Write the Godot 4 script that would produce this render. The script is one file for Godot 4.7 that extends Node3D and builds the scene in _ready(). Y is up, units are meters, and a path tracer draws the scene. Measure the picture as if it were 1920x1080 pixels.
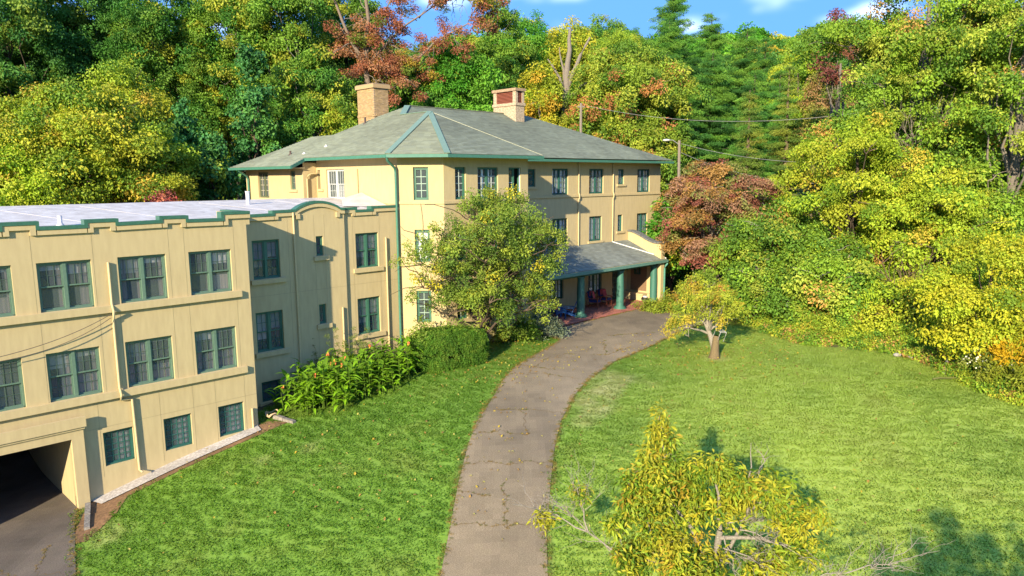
extends Node3D
# House frame: u runs along the long facades, v into the buildings, h is height above the eye point (8.55 m over the porch floor).
const TURN := 0.7746
const EYE := 8.55
const TPK := Vector3(-5.0855506, 0.0111855, -0.0633080)
var AU := Vector3(0.71464, 0, -0.69949)
var AN := Vector3(-0.69949, 0, -0.71464)
var used := {}
var M := {}
var B: Node3D
var BO := Vector3()
var rng := RandomNumberGenerator.new()
var noise := FastNoiseLite.new()
var fine := FastNoiseLite.new()
var TP := PackedVector3Array()
var P := {}
var drive_poly := PackedVector2Array()
var portal_poly := PackedVector2Array()
var soil_poly := PackedVector2Array()
var thicket_poly := PackedVector2Array()

# collects triangles of one mesh; colours are linear base colours
class MB:
	var v := PackedVector3Array()
	var n := PackedVector3Array()
	var c := PackedColorArray()
	func tri(a: Vector3, b: Vector3, d: Vector3, nr: Vector3, col: Color) -> void:
		v.append(a); v.append(d); v.append(b)
		for i in 3:
			n.append(nr); c.append(col)
	func quad(a: Vector3, b: Vector3, d: Vector3, e: Vector3, col: Color) -> void:
		var nr := (b - a).cross(d - a).normalized()
		tri(a, b, d, nr, col); tri(a, d, e, nr, col)
	func face(a: Vector3, b: Vector3, d: Vector3, e: Vector3, out: Vector3, col: Color) -> void:
		if (b - a).cross(d - a).dot(out) < 0.0: quad(a, e, d, b, col)
		else: quad(a, b, d, e, col)
	func fan(pts: Array, out: Vector3, col: Color) -> void:
		for i in range(1, pts.size() - 1):
			var nr: Vector3 = (pts[i] - pts[0]).cross(pts[i + 1] - pts[0]).normalized()
			if nr.dot(out) < 0.0: tri(pts[0], pts[i + 1], pts[i], -nr, col)
			else: tri(pts[0], pts[i], pts[i + 1], nr, col)
	func hexa(q: Array, col: Color) -> void:   # q: bottom ring 0..3, top ring 4..7
		var mid := Vector3()
		for k in q: mid += k
		mid /= 8.0
		for f in [[0, 1, 2, 3], [4, 5, 6, 7], [0, 1, 5, 4], [1, 2, 6, 5], [2, 3, 7, 6], [3, 0, 4, 7]]:
			var m: Vector3 = (q[f[0]] + q[f[1]] + q[f[2]] + q[f[3]]) / 4.0
			face(q[f[0]], q[f[1]], q[f[2]], q[f[3]], m - mid, col)
	func box(a: Vector3, b: Vector3, col: Color) -> void:
		var lo := a.min(b)
		var hi := a.max(b)
		hexa([lo, Vector3(hi.x, lo.y, lo.z), Vector3(hi.x, lo.y, hi.z), Vector3(lo.x, lo.y, hi.z), Vector3(lo.x, hi.y, lo.z), Vector3(hi.x, hi.y, lo.z), hi, Vector3(lo.x, hi.y, hi.z)], col)
	func bar(a: Vector3, b: Vector3, w: float, t: float, col: Color, side := Vector3.UP) -> void:   # a straight bar of section w x t
		var d := (b - a).normalized()
		var s := d.cross(side).normalized() * w * 0.5
		var u := s.cross(d).normalized() * t * 0.5
		hexa([a - s - u, a + s - u, b + s - u, b - s - u, a - s + u, a + s + u, b + s + u, b - s + u], col)
	func tube(pts: Array, rad: Array, sides: int, col: Color) -> void:
		var rings := []
		var nor := []
		for i in pts.size():
			var d: Vector3 = (pts[mini(i + 1, pts.size() - 1)] - pts[maxi(i - 1, 0)]).normalized()
			var s := d.cross(Vector3.UP if absf(d.y) < 0.9 else Vector3.RIGHT).normalized()
			var t := s.cross(d)
			var r := []
			var q := []
			for k in sides:
				var a := TAU * k / sides
				var o := s * cos(a) + t * sin(a)
				q.append(o); r.append(pts[i] + o * rad[i])
			rings.append(r); nor.append(q)
		for i in pts.size() - 1:
			for k in sides:
				var k2 := (k + 1) % sides
				for m in [[i, k, i, k2, i + 1, k2], [i, k, i + 1, k2, i + 1, k]]:
					for j in 3:
						v.append(rings[m[j * 2]][m[j * 2 + 1]]); n.append(nor[m[j * 2]][m[j * 2 + 1]]); c.append(col)
		for e in [[0, -1.0], [pts.size() - 1, 1.0]]:
			var dd: Vector3 = (pts[-1] - pts[0]).normalized() * e[1]
			var ring: Array = rings[e[0]]
			for k in range(1, sides - 1): tri(ring[0], ring[k], ring[k + 1], dd, col)
	func ball(o: Vector3, r: Vector3, col: Color, k := 8) -> void:
		for i in k:
			for j in k * 2:
				var q := []
				for m in [[i, j], [i + 1, j], [i + 1, j + 1], [i, j + 1]]:
					var a: float = PI * m[0] / k
					var b: float = PI * m[1] / k
					q.append(Vector3(sin(a) * cos(b), cos(a), sin(a) * sin(b)))
				for m in [[0, 1, 2], [0, 2, 3]]:
					for t in m:
						v.append(o + q[t] * r); n.append((q[t] / r).normalized()); c.append(col)
	func mesh(mat: Material) -> ArrayMesh:
		var a := []
		a.resize(Mesh.ARRAY_MAX)
		a[Mesh.ARRAY_VERTEX] = v; a[Mesh.ARRAY_NORMAL] = n; a[Mesh.ARRAY_COLOR] = c
		var m := ArrayMesh.new()
		m.add_surface_from_arrays(Mesh.PRIMITIVE_TRIANGLES, a)
		m.surface_set_material(0, mat)
		return m

func C(r: float, g: float, b: float) -> Color: return Color(r, g, b)
func R(a: float, b: float) -> float: return rng.randf_range(a, b)

func numbered(called: String) -> String:
	used[called] = used.get(called, -1) + 1
	return called if used[called] == 0 else "%s_%03d" % [called, used[called]]

func thing(called: String, label: String, cat: String, at: Vector3, group := "", turn := 0.0) -> Node3D:
	var o := Node3D.new()
	o.name = numbered(called)
	add_child(o)
	o.position = at; o.rotation.y = turn
	meta(o, label, cat, group)
	return o

func meta(o: Node, label: String, cat: String, group := "") -> void:
	o.set_meta("label", label); o.set_meta("category", cat)
	if group: o.set_meta("group", group)

func part(called: String, mb: MB, mat: Material, parent: Node = null, stuff := false) -> MeshInstance3D:
	return put(called, mb.mesh(mat), parent, stuff)

func put(called: String, mesh: Mesh, parent: Node = null, stuff := false) -> MeshInstance3D:
	var o := MeshInstance3D.new()
	o.mesh = mesh
	if parent == null:
		o.name = numbered(called); add_child(o)
	else:
		var i := 0
		var nm := called
		while parent.has_node(nm):
			i += 1; nm = "%s_%03d" % [called, i]
		o.name = nm; parent.add_child(o)
	if stuff: o.set_meta("kind", "stuff")
	return o

func scatter(called: String, mesh: Mesh, xf: Array, cols: Array, parent: Node = null) -> MultiMeshInstance3D:
	var mm := MultiMesh.new()
	mm.transform_format = MultiMesh.TRANSFORM_3D
	mm.use_colors = true
	mm.mesh = mesh
	mm.instance_count = xf.size()
	for i in xf.size():
		mm.set_instance_transform(i, xf[i]); mm.set_instance_color(i, cols[i])
	var o := MultiMeshInstance3D.new()
	o.multimesh = mm
	if parent == null:
		o.name = numbered(called); add_child(o)
	else:
		o.name = called; parent.add_child(o, true)
	o.set_meta("kind", "stuff")
	return o

func W(u: float, v: float, h: float) -> Vector3: return AU * u + AN * v + Vector3(0, h + EYE, 0)
func p(u: float, v: float, h: float) -> Vector3: return Vector3(u - BO.x, h + EYE - BO.y, BO.z - v)
func uv_of(x: float, z: float) -> Vector2: return Vector2(x * AU.x + z * AU.z, x * AN.x + z * AN.z)

func ground(x: float, z: float) -> float:
	var r := sqrt(x * x + z * z)
	var k := smoothstep(54.0, 74.0, r)
	var far := 0.1 + maxf(0.0, minf(r, 200.0) - 60.0) * 0.215 + maxf(0.0, r - 200.0) * 0.02
	if k >= 1.0: return far
	var s := TPK.x + TPK.y * x + TPK.z * z
	for q in TP:
		var dx := x - q.x
		var dz := z - q.y
		var r2 := dx * dx + dz * dz
		if r2 > 1e-9: s += q.z * 0.5 * r2 * log(r2)
	return lerpf(s, far, k)

func on_ground(x: float, z: float, up := 0.0) -> Vector3: return Vector3(x, ground(x, z) + up, z)

# ---------------------------------------------------------------- materials
func tint_texture(freq: float, lo: float, hi: float, sd: int, warm := 0.0) -> NoiseTexture2D:
	var f := FastNoiseLite.new()
	f.seed = sd; f.frequency = freq; f.fractal_octaves = 5; f.fractal_gain = 0.6
	var g := Gradient.new()
	g.set_color(0, Color(lo, lo - warm, lo - warm * 1.5)); g.set_color(1, Color(hi, hi, hi))
	var t := NoiseTexture2D.new()
	t.width = 512; t.height = 512; t.seamless = true; t.noise = f; t.color_ramp = g
	return t

func bump_texture(freq: float, strength: float, sd: int) -> NoiseTexture2D:
	var f := FastNoiseLite.new()
	f.seed = sd; f.frequency = freq; f.fractal_octaves = 4
	var t := NoiseTexture2D.new()
	t.width = 512; t.height = 512; t.seamless = true; t.noise = f; t.as_normal_map = true; t.bump_strength = strength
	return t

func solid(rough: float, tex: Texture2D = null, scale := 1.0, nrm: Texture2D = null, ns := 1.0, metal := 0.0) -> StandardMaterial3D:
	var m := StandardMaterial3D.new()
	m.vertex_color_use_as_albedo = true
	m.roughness = rough; m.metallic = metal
	if tex:
		m.albedo_texture = tex; m.uv1_triplanar = true; m.uv1_scale = Vector3.ONE * scale
	if nrm:
		m.normal_enabled = true; m.normal_texture = nrm; m.normal_scale = ns
		m.uv1_triplanar = true; m.uv1_scale = Vector3.ONE * scale
	return m

func leafmat(back: Color, rough := 0.55) -> StandardMaterial3D:
	var m := StandardMaterial3D.new()
	m.vertex_color_use_as_albedo = true
	m.roughness = rough; m.metallic_specular = 0.3
	m.backlight_enabled = true; m.backlight = back
	m.cull_mode = BaseMaterial3D.CULL_DISABLED
	return m

func materials() -> void:
	M.stucco = solid(0.9, tint_texture(0.03, 0.93, 1.0, 3, 0.01), 0.22)
	M.stucco.uv1_scale = Vector3(0.28, 0.05, 0.28)
	M.concrete = solid(0.9, tint_texture(0.03, 0.6, 1.0, 5, 0.03), 0.5, bump_texture(0.1, 3.0, 6), 0.6)
	M.paint = solid(0.5, tint_texture(0.02, 0.9, 1.0, 7), 0.7)
	M.metal = solid(0.35, tint_texture(0.02, 0.85, 1.0, 8), 0.5)
	M.shingle = solid(0.95, tint_texture(0.2, 0.75, 1.0, 9), 0.6)
	M.membrane = solid(0.7, tint_texture(0.02, 0.8, 1.0, 10, 0.02), 0.12, bump_texture(0.01, 2.0, 11), 0.3)
	M.brick = solid(0.9, tint_texture(0.05, 0.7, 1.0, 12, 0.04), 1.2)
	M.asphalt = solid(0.95, tint_texture(0.06, 0.55, 1.0, 13, 0.03), 0.8, bump_texture(0.3, 4.0, 14), 0.4)
	M.soil = solid(1.0, tint_texture(0.03, 0.6, 1.0, 15, 0.02), 0.4, bump_texture(0.2, 4.0, 16), 0.8)
	M.turf = solid(1.0, tint_texture(0.03, 0.86, 1.0, 15, 0.01), 0.5)
	M.bark = solid(0.95, tint_texture(0.06, 0.5, 1.0, 17, 0.02), 0.9, bump_texture(0.08, 6.0, 18), 0.8)
	M.dark = solid(0.9)
	M.cloth = solid(0.95)
	var g := StandardMaterial3D.new()
	g.transparency = BaseMaterial3D.TRANSPARENCY_ALPHA
	g.albedo_color = Color(0.75, 0.85, 0.88, 0.1); g.roughness = 0.04
	M.glass = g
	M.leaf = leafmat(Color(0.75, 0.8, 0.35))
	M.grass = leafmat(Color(0.6, 0.7, 0.3), 0.7)

# ---------------------------------------------------------------- leaves and trees
# a bough: many folded leaves spread through a small volume; its vertex colours vary round one
func bough(sd: int, count: int, ll: float, lw: float, rad: Vector3, droop: float, mat: Material, vary := 0.3) -> ArrayMesh:
	var r := RandomNumberGenerator.new()
	r.seed = sd
	var mb := MB.new()
	for i in count:
		var o := Vector3(r.randfn(), r.randfn(), r.randfn()).normalized() * pow(r.randf(), 0.5)
		var at := o * rad
		var d := (o + Vector3(r.randf_range(-1, 1), r.randf_range(-0.9, 0.7) - droop, r.randf_range(-1, 1))).normalized()
		var nn := (Vector3(r.randf_range(-1, 1), r.randf_range(-0.5, 1.0), r.randf_range(-1, 1)) + o * 0.9).normalized()
		var s := d.cross(nn).normalized()
		nn = s.cross(d)
		var f := r.randf_range(0.7, 1.25)
		var l := ll * f
		var w := lw * f * 0.5
		var k := 1.0 + r.randf_range(-vary, vary)
		var col := Color(k * r.randf_range(0.9, 1.12), k, k * r.randf_range(0.8, 1.1))
		var mid := at + d * l * 0.45
		var tip := at + d * l - Vector3(0, l * 0.15, 0)
		mb.tri(at, mid + s * w + nn * w * 0.35, tip, (nn + s * -0.3).normalized(), col)
		mb.tri(at, tip, mid - s * w + nn * w * 0.35, (nn + s * 0.3).normalized(), col)
	return mb.mesh(mat)

func prototypes() -> void:
	P.big = bough(11, 190, 0.21, 0.135, Vector3(0.8, 0.55, 0.8), 0.4, M.leaf)
	P.big2 = bough(12, 190, 0.2, 0.125, Vector3(0.85, 0.6, 0.85), 0.3, M.leaf)
	P.med = bough(13, 190, 0.125, 0.085, Vector3(0.62, 0.42, 0.62), 0.4, M.leaf)
	P.small = bough(14, 110, 0.1, 0.06, Vector3(0.36, 0.3, 0.36), 0.3, M.leaf)
	P.fine = bough(15, 90, 0.05, 0.035, Vector3(0.16, 0.12, 0.16), 0.0, M.leaf, 0.35)
	P.ivy = bough(16, 80, 0.26, 0.24, Vector3(0.6, 0.6, 0.6), 0.8, M.leaf, 0.25)
	P.lance = bough(17, 46, 0.145, 0.05, Vector3(0.26, 0.22, 0.26), 0.45, M.leaf, 0.3)
	P.needle = bough(18, 260, 0.24, 0.045, Vector3(0.75, 0.22, 0.75), 0.0, M.leaf, 0.3)
	P.hemlock = bough(19, 200, 0.2, 0.05, Vector3(0.7, 0.22, 0.7), 0.5, M.leaf, 0.3)
	P.flat = bough(20, 120, 0.13, 0.09, Vector3(0.62, 0.16, 0.62), 0.25, M.leaf, 0.3)
	P.weed = bough(21, 50, 0.16, 0.05, Vector3(0.22, 0.25, 0.22), -0.7, M.leaf, 0.35)

func pick(pal: Array) -> Color:
	var t := 0.0
	for e in pal: t += e[1]
	var x := rng.randf() * t
	for e in pal:
		x -= e[1]
		if x <= 0.0: return e[0]
	return pal[0][0]

# ragged holes through the leaf skin
func size_gap(at: Vector3, r: float) -> bool:
	var f := 55.0 / maxf(r, 0.5)
	return r > 0.3 and fine.get_noise_3d(at.x * f, at.y * f, at.z * f) > 0.3 and rng.randf() < 0.85

# lobes: [centre, radii]; boughs sit on the lobes' outer skins, so the crown has gaps, bulges and clumps
func crown(lobes: Array, per: float, pal: Array, size: float, inner := 0.12, clump := 0.6, keep = null) -> Array:
	var xf := []
	var cols := []
	for li in lobes.size():
		var c: Vector3 = lobes[li][0]
		var r: Vector3 = lobes[li][1]
		var tone := pick(pal)
		var area := 12.6 * (r.x * r.y + r.y * r.z + r.x * r.z) / 3.0
		var many := int(ceil(area * per))
		for i in many:
			var d := Vector3(rng.randfn(), rng.randfn(), rng.randfn()).normalized()
			if d.y < -0.55: d.y = -d.y
			var at := c + d * r * (R(1.15, 1.45) if rng.randf() < 0.09 else R(0.72, 1.18) if rng.randf() > inner else R(0.35, 0.8))
			var hid := false
			for lj in lobes.size():
				if lj != li and ((at - lobes[lj][0]) / lobes[lj][1]).length() < 0.66:
					hid = true
					break
			if hid and rng.randf() > 0.12: continue
			if size_gap(at + Vector3(li * 0.0, 0, 0), r.x): continue
			if keep != null and not keep.call(at): continue
			var up := (d * 0.7 + Vector3.UP * 0.8 + Vector3(R(-0.4, 0.4), 0, R(-0.4, 0.4))).normalized()
			var sx := up.cross(Vector3(sin(R(0, TAU)), 0.1, cos(R(0, TAU)))).normalized()
			var s := size * R(0.7, 1.25)
			xf.append(Transform3D(Basis(sx * s, up * s, sx.cross(up) * s), at))
			var col := tone if rng.randf() < clump else pick(pal)
			col = col * R(0.78, 1.22)
			col.a = 1.0
			cols.append(col)
	return [xf, cols]

func limb(mb: MB, a: Vector3, b: Vector3, ra: float, rb: float, wob: float, col: Color, sides := 6) -> void:
	var pts := []
	var rad := []
	var L := (b - a).length()
	for i in 6:
		var t := i / 5.0
		var o := Vector3(R(-1, 1), R(-0.5, 0.5), R(-1, 1)) * wob * L * (0.0 if i == 0 or i == 5 else 1.0)
		pts.append(a.lerp(b, t) + o + Vector3(0, sin(t * PI) * L * 0.06, 0)); rad.append(lerpf(ra, rb, t))
	mb.tube(pts, rad, sides, col)

func tree(called: String, label: String, cat: String, group: String, x: float, z: float, H: float, rad: float, kind: Dictionary, keep = null) -> Node3D:
	var o := thing(called, label, cat, on_ground(x, z, -0.15), group)
	var base: float = H * kind.get("base", 0.18)
	var mid := (H + base) * 0.5
	var ry := (H - base) * 0.5
	var lobes := []
	var many: int = kind.get("lobes", 12)
	lobes.append([Vector3(0, H - ry * 0.34, 0), Vector3(rad * 0.5, ry * 0.34, rad * 0.5)])
	for i in many:
		var t := (i + 0.5) / many
		var y := lerpf(-0.85, 0.8, fposmod(t * 1.0 + R(-0.08, 0.08), 1.0))
		var a := i * 2.4 + R(-0.5, 0.5)
		var out := sqrt(maxf(0.05, 1.0 - y * y * kind.get("taper", 0.8))) * R(0.5, 0.86)
		var lr: float = rad * R(0.26, 0.48)
		lobes.append([Vector3(cos(a) * out * rad, mid + y * ry * 0.85, sin(a) * out * rad), Vector3(lr, lr * kind.get("flat", 0.8), lr)])
	var bark: Color = kind.get("bark", Color(0.16, 0.12, 0.09))
	var mb := MB.new()
	var tr := 0.018 * H + 0.05
	var top := Vector3(R(-0.3, 0.3), H * 0.82, R(-0.3, 0.3))
	limb(mb, Vector3(0, -0.3, 0), top, tr, tr * 0.25, 0.015, bark, 8)
	for l in lobes:
		var s: float = clampf(l[0].y / H - 0.22, 0.12, 0.75)
		limb(mb, top * s, l[0], tr * 0.4 * (1.1 - s), 0.02, 0.05, bark, 5)
		if kind.get("twigs", false):
			for k in 3: limb(mb, l[0], l[0] + Vector3(R(-1, 1), R(-0.2, 1), R(-1, 1)) * l[1] * 1.25, 0.035, 0.01, 0.08, bark * 1.4, 4)
	part("trunk", mb, M.bark, o)
	var w := func(at: Vector3) -> bool: return at.y > 0.1 and (keep == null or keep.call(at + o.position))
	var cr := crown(lobes, kind.get("per", 0.9), kind.pal, kind.get("size", 1.0), 0.12, kind.get("clump", 0.6), w)
	scatter("crown", P[kind.leaf], cr[0], cr[1], o)
	return o

func conifer(called: String, label: String, cat: String, group: String, x: float, z: float, H: float, rad: float, kind: Dictionary) -> Node3D:
	var o := thing(called, label, cat, on_ground(x, z, -0.15), group)
	var mb := MB.new()
	limb(mb, Vector3(0, -0.2, 0), Vector3(0, H, 0), 0.02 * H, 0.03, 0.004, kind.bark, 8)
	var xf := []
	var cols := []
	var y: float = H * kind.base
	while y < H:
		var t: float = (y / H - kind.base) / (1.0 - kind.base)
		var reach: float = rad * pow(1.0 - t, kind.pow) * (0.55 + 0.45 * smoothstep(0.0, 0.2, t)) + 0.25
		var k := 5 if reach > 1.0 else 3
		for i in k:
			var a := R(0, TAU)
			var L := reach * R(0.65, 1.15)
			var tip := Vector3(cos(a) * L, L * kind.rise + R(-0.2, 0.2), sin(a) * L)
			if rng.randf() < 0.5 or kind.get("bare", 0.0) > t: mb.tube([Vector3(0, y, 0), Vector3(0, y, 0) + tip * 0.95], [0.05, 0.015], 4, kind.bark)
			if kind.get("bare", 0.0) > t and rng.randf() < 0.75: continue
			var n := int(ceil(L / 0.75))
			var col: Color = pick(kind.pal) * R(0.8, 1.2)
			col.a = 1.0
			for j in n:
				var f := (j + 0.8) / n
				var s: float = kind.size * R(0.75, 1.15) * (1.05 - 0.35 * f)
				var bs := Basis(Vector3.UP, R(0, TAU)) * Basis(Vector3.RIGHT, R(-0.25, 0.25))
				xf.append(Transform3D(bs.scaled(Vector3.ONE * s), Vector3(0, y, 0) + tip * f + Vector3(R(-0.25, 0.25), R(-0.1, 0.1), R(-0.25, 0.25)) * L * 0.4)); cols.append(col)
		y += kind.step * R(0.75, 1.25)
	part("trunk", mb, M.bark, o)
	scatter("crown", P[kind.leaf], xf, cols, o)
	return o

# ---------------------------------------------------------------- buildings
func wall(mb: MB, a: Vector2, b: Vector2, h0: float, h1: float, holes: Array, out: Vector3, col: Color, reveal := 0.18) -> void:
	# a, b: (u, v) ends; holes: [s0, h0, s1, h1] along the wall from a
	var L := a.distance_to(b)
	var ss := [0.0, L]
	var hs := [h0, h1]
	for q in holes:
		ss.append_array([q[0], q[2]]); hs.append_array([q[1], q[3]])
	ss.sort(); hs.sort()
	var at := func(s: float, h: float) -> Vector3:
		var k := a.lerp(b, s / L)
		return p(k.x, k.y, h)
	for i in ss.size() - 1:
		if ss[i + 1] - ss[i] < 1e-4 or ss[i] < -1e-4 or ss[i + 1] > L + 1e-4: continue
		for j in hs.size() - 1:
			if hs[j + 1] - hs[j] < 1e-4: continue
			var sm: float = (ss[i] + ss[i + 1]) / 2
			var hm: float = (hs[j] + hs[j + 1]) / 2
			var open := false
			for q in holes:
				if sm > q[0] and sm < q[2] and hm > q[1] and hm < q[3]: open = true
			if not open: mb.face(at.call(ss[i], hs[j]), at.call(ss[i + 1], hs[j]), at.call(ss[i + 1], hs[j + 1]), at.call(ss[i], hs[j + 1]), out, col)
	var inn := -out * reveal
	for q in holes:
		var c := [at.call(q[0], q[1]), at.call(q[2], q[1]), at.call(q[2], q[3]), at.call(q[0], q[3])]
		var mid: Vector3 = (c[0] + c[2]) / 2
		for k in 4:
			var e: Vector3 = c[k]
			var f: Vector3 = c[(k + 1) % 4]
			mb.face(e, f, f + inn, e + inn, mid - (e + f) / 2, col)

var pane_cache := {}
func pane_mesh(w: float, h: float) -> Mesh:
	var key := "%.3f_%.3f" % [w, h]
	if not pane_cache.has(key):
		var mb := MB.new()
		mb.quad(Vector3(-w / 2, -h / 2, 0), Vector3(w / 2, -h / 2, 0), Vector3(w / 2, h / 2, 0), Vector3(-w / 2, h / 2, 0), Color.WHITE)
		pane_cache[key] = mb.mesh(M.glass)
	return pane_cache[key]

# sash with bars and single panes, lower left corner at o, in the plane z; added under the window
func sash(win: Node, o: Vector3, w: float, h: float, cols: int, rows: int, rail: float, bar: float, col: Color, barcol: Color) -> void:
	var mb := MB.new()
	var z0 := o.z - 0.02
	var z1 := o.z + 0.02
	mb.box(Vector3(o.x, o.y, z0), Vector3(o.x + rail, o.y + h, z1), col)
	mb.box(Vector3(o.x + w - rail, o.y, z0), Vector3(o.x + w, o.y + h, z1), col)
	mb.box(Vector3(o.x + rail, o.y, z0), Vector3(o.x + w - rail, o.y + rail, z1), col)
	mb.box(Vector3(o.x + rail, o.y + h - rail, z0), Vector3(o.x + w - rail, o.y + h, z1), col)
	var pw := (w - 2 * rail) / cols
	var ph := (h - 2 * rail) / rows
	for i in range(1, cols): mb.box(Vector3(o.x + rail + pw * i - bar / 2, o.y + rail, z0 + 0.004), Vector3(o.x + rail + pw * i + bar / 2, o.y + h - rail, z1 - 0.004), barcol)
	for j in range(1, rows): mb.box(Vector3(o.x + rail, o.y + rail + ph * j - bar / 2, z0 + 0.007), Vector3(o.x + w - rail, o.y + rail + ph * j + bar / 2, z1 - 0.007), barcol)
	part("sash", mb, M.paint, win)
	for i in cols:
		for j in rows:
			var g := put("pane", pane_mesh(pw - bar, ph - bar), win)
			g.position = Vector3(o.x + rail + pw * (i + 0.5), o.y + rail + ph * (j + 0.5), o.z)
			g.rotation = Vector3(R(-0.012, 0.012), R(-0.012, 0.012), 0)

# kind: w, h, lights, hung (two sashes a light), cols, rows, col, bar, curtain colours per light or null
func window_node(k: Dictionary) -> MeshInstance3D:
	var w: float = k.w
	var h: float = k.h
	var fr := 0.06
	var mb := MB.new()
	var col: Color = k.col
	mb.box(Vector3(-w / 2, 0, -0.2), Vector3(-w / 2 + fr, h, -0.09), col)
	mb.box(Vector3(w / 2 - fr, 0, -0.2), Vector3(w / 2, h, -0.09), col)
	mb.box(Vector3(-w / 2 + fr, h - fr, -0.2), Vector3(w / 2 - fr, h, -0.09), col)
	mb.box(Vector3(-w / 2 + fr, 0, -0.2), Vector3(w / 2 - fr, fr * 0.9, -0.07), col)
	var nl: int = k.get("lights", 1)
	var mul: float = k.get("mullion", 0.11) if nl == 2 else 0.0
	if nl == 2: mb.box(Vector3(-mul / 2, fr * 0.9, -0.2), Vector3(mul / 2, h - fr, -0.085), col)
	var win := part("window", mb, M.paint, B)
	var lw := (w - 2 * fr - mul) / nl
	for i in nl:
		var x0 := -w / 2 + fr + i * (lw + mul)
		var hh := h - fr * 1.9
		if k.get("hung", false):
			sash(win, Vector3(x0, fr * 0.9 + hh * 0.5 - 0.02, -0.13), lw, hh * 0.5 + 0.02, k.cols, k.rows, 0.045, k.barw, col, k.bar)
			sash(win, Vector3(x0, fr * 0.9, -0.175), lw, hh * 0.5 + 0.02, k.get("lowcols", k.cols), k.get("lowrows", k.rows), 0.045, k.barw, col, k.bar)
		elif k.get("open", -1) != i:
			sash(win, Vector3(x0, fr * 0.9, -0.14), lw, hh, k.cols, k.rows, k.get("rail", 0.05), k.barw, k.get("sashcol", col), k.bar)
	var inn := MB.new()
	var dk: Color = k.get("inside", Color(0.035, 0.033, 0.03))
	var z0 := -0.185
	var z1: float = -k.get("depth", 1.3)
	var x0 := -w / 2 + 0.01
	var x1 := w / 2 - 0.01
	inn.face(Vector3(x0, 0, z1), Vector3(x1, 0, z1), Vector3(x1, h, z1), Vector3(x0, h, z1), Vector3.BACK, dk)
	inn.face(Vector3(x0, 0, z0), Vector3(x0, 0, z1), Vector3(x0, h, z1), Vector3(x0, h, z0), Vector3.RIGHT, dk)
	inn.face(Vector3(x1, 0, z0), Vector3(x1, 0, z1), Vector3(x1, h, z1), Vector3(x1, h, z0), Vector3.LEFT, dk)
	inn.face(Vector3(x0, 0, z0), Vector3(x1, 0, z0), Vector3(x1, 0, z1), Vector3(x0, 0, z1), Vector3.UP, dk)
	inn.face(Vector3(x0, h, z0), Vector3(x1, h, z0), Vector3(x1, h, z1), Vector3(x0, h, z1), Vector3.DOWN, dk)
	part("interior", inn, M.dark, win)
	var cur: Array = k.get("curtain", [])
	for q in cur:   # [x from, x to, y from, y to] in shares of the opening, colour
		var cm := MB.new()
		var n := maxi(2, int((q[1] - q[0]) * w / 0.06))
		for i in n:   # folds
			var a := lerpf(q[0], q[1], float(i) / n) * w - w / 2
			var b := lerpf(q[0], q[1], float(i + 1) / n) * w - w / 2
			var za := -0.225 - (0.007 if i % 2 else 0.0)
			var zb := -0.225 - (0.0 if i % 2 else 0.007)
			cm.face(Vector3(a, q[2] * h, za), Vector3(b, q[2] * h, zb), Vector3(b, q[3] * h, zb), Vector3(a, q[3] * h, za), Vector3.BACK, q[4])
		part(q[5] if q.size() > 5 else "curtain", cm, M.cloth, win)
	return win

func room_dressing(wh: Color, dk: Color) -> Array:   # blinds and curtains, no two windows alike
	var a := []
	for s in [0.03, 0.53]:
		var k := R(0.6, 1.2)
		if rng.randf() < 0.75: a.append([s, s + 0.44, R(0.62, 0.9), 0.97, wh * k, "blind"])
		var l := R(0.05, 0.22)
		if rng.randf() < 0.8: a.append([s, s + l, 0, 0.98, dk * R(0.6, 1.5)])
		if rng.randf() < 0.6: a.append([s + 0.44 - R(0.05, 0.24), s + 0.44, 0, 0.98, dk * R(0.6, 1.5)])
		if rng.randf() < 0.25: a.append([s, s + 0.44, 0.0, R(0.3, 0.5), dk * R(0.8, 1.6)])
	return a

func set_window(win: Node3D, u: float, v: float, h: float, turn: float) -> void:
	win.position = p(u, v, h); win.rotation.y = turn

func ledge(mb: MB, a: Vector2, b: Vector2, h0: float, h1: float, out: Vector2, proud: float, col: Color, over := 0.0) -> void:
	# a band along a wall; out is the (u, v) outward direction
	var d := (b - a).normalized() * over
	var q := []
	for h in [h0, h1]:
		for k in [a - d - out * 0.02, b + d - out * 0.02, b + d + out * proud, a - d + out * proud]: q.append(p(k.x, k.y, h))
	mb.hexa(q, col)

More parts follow.
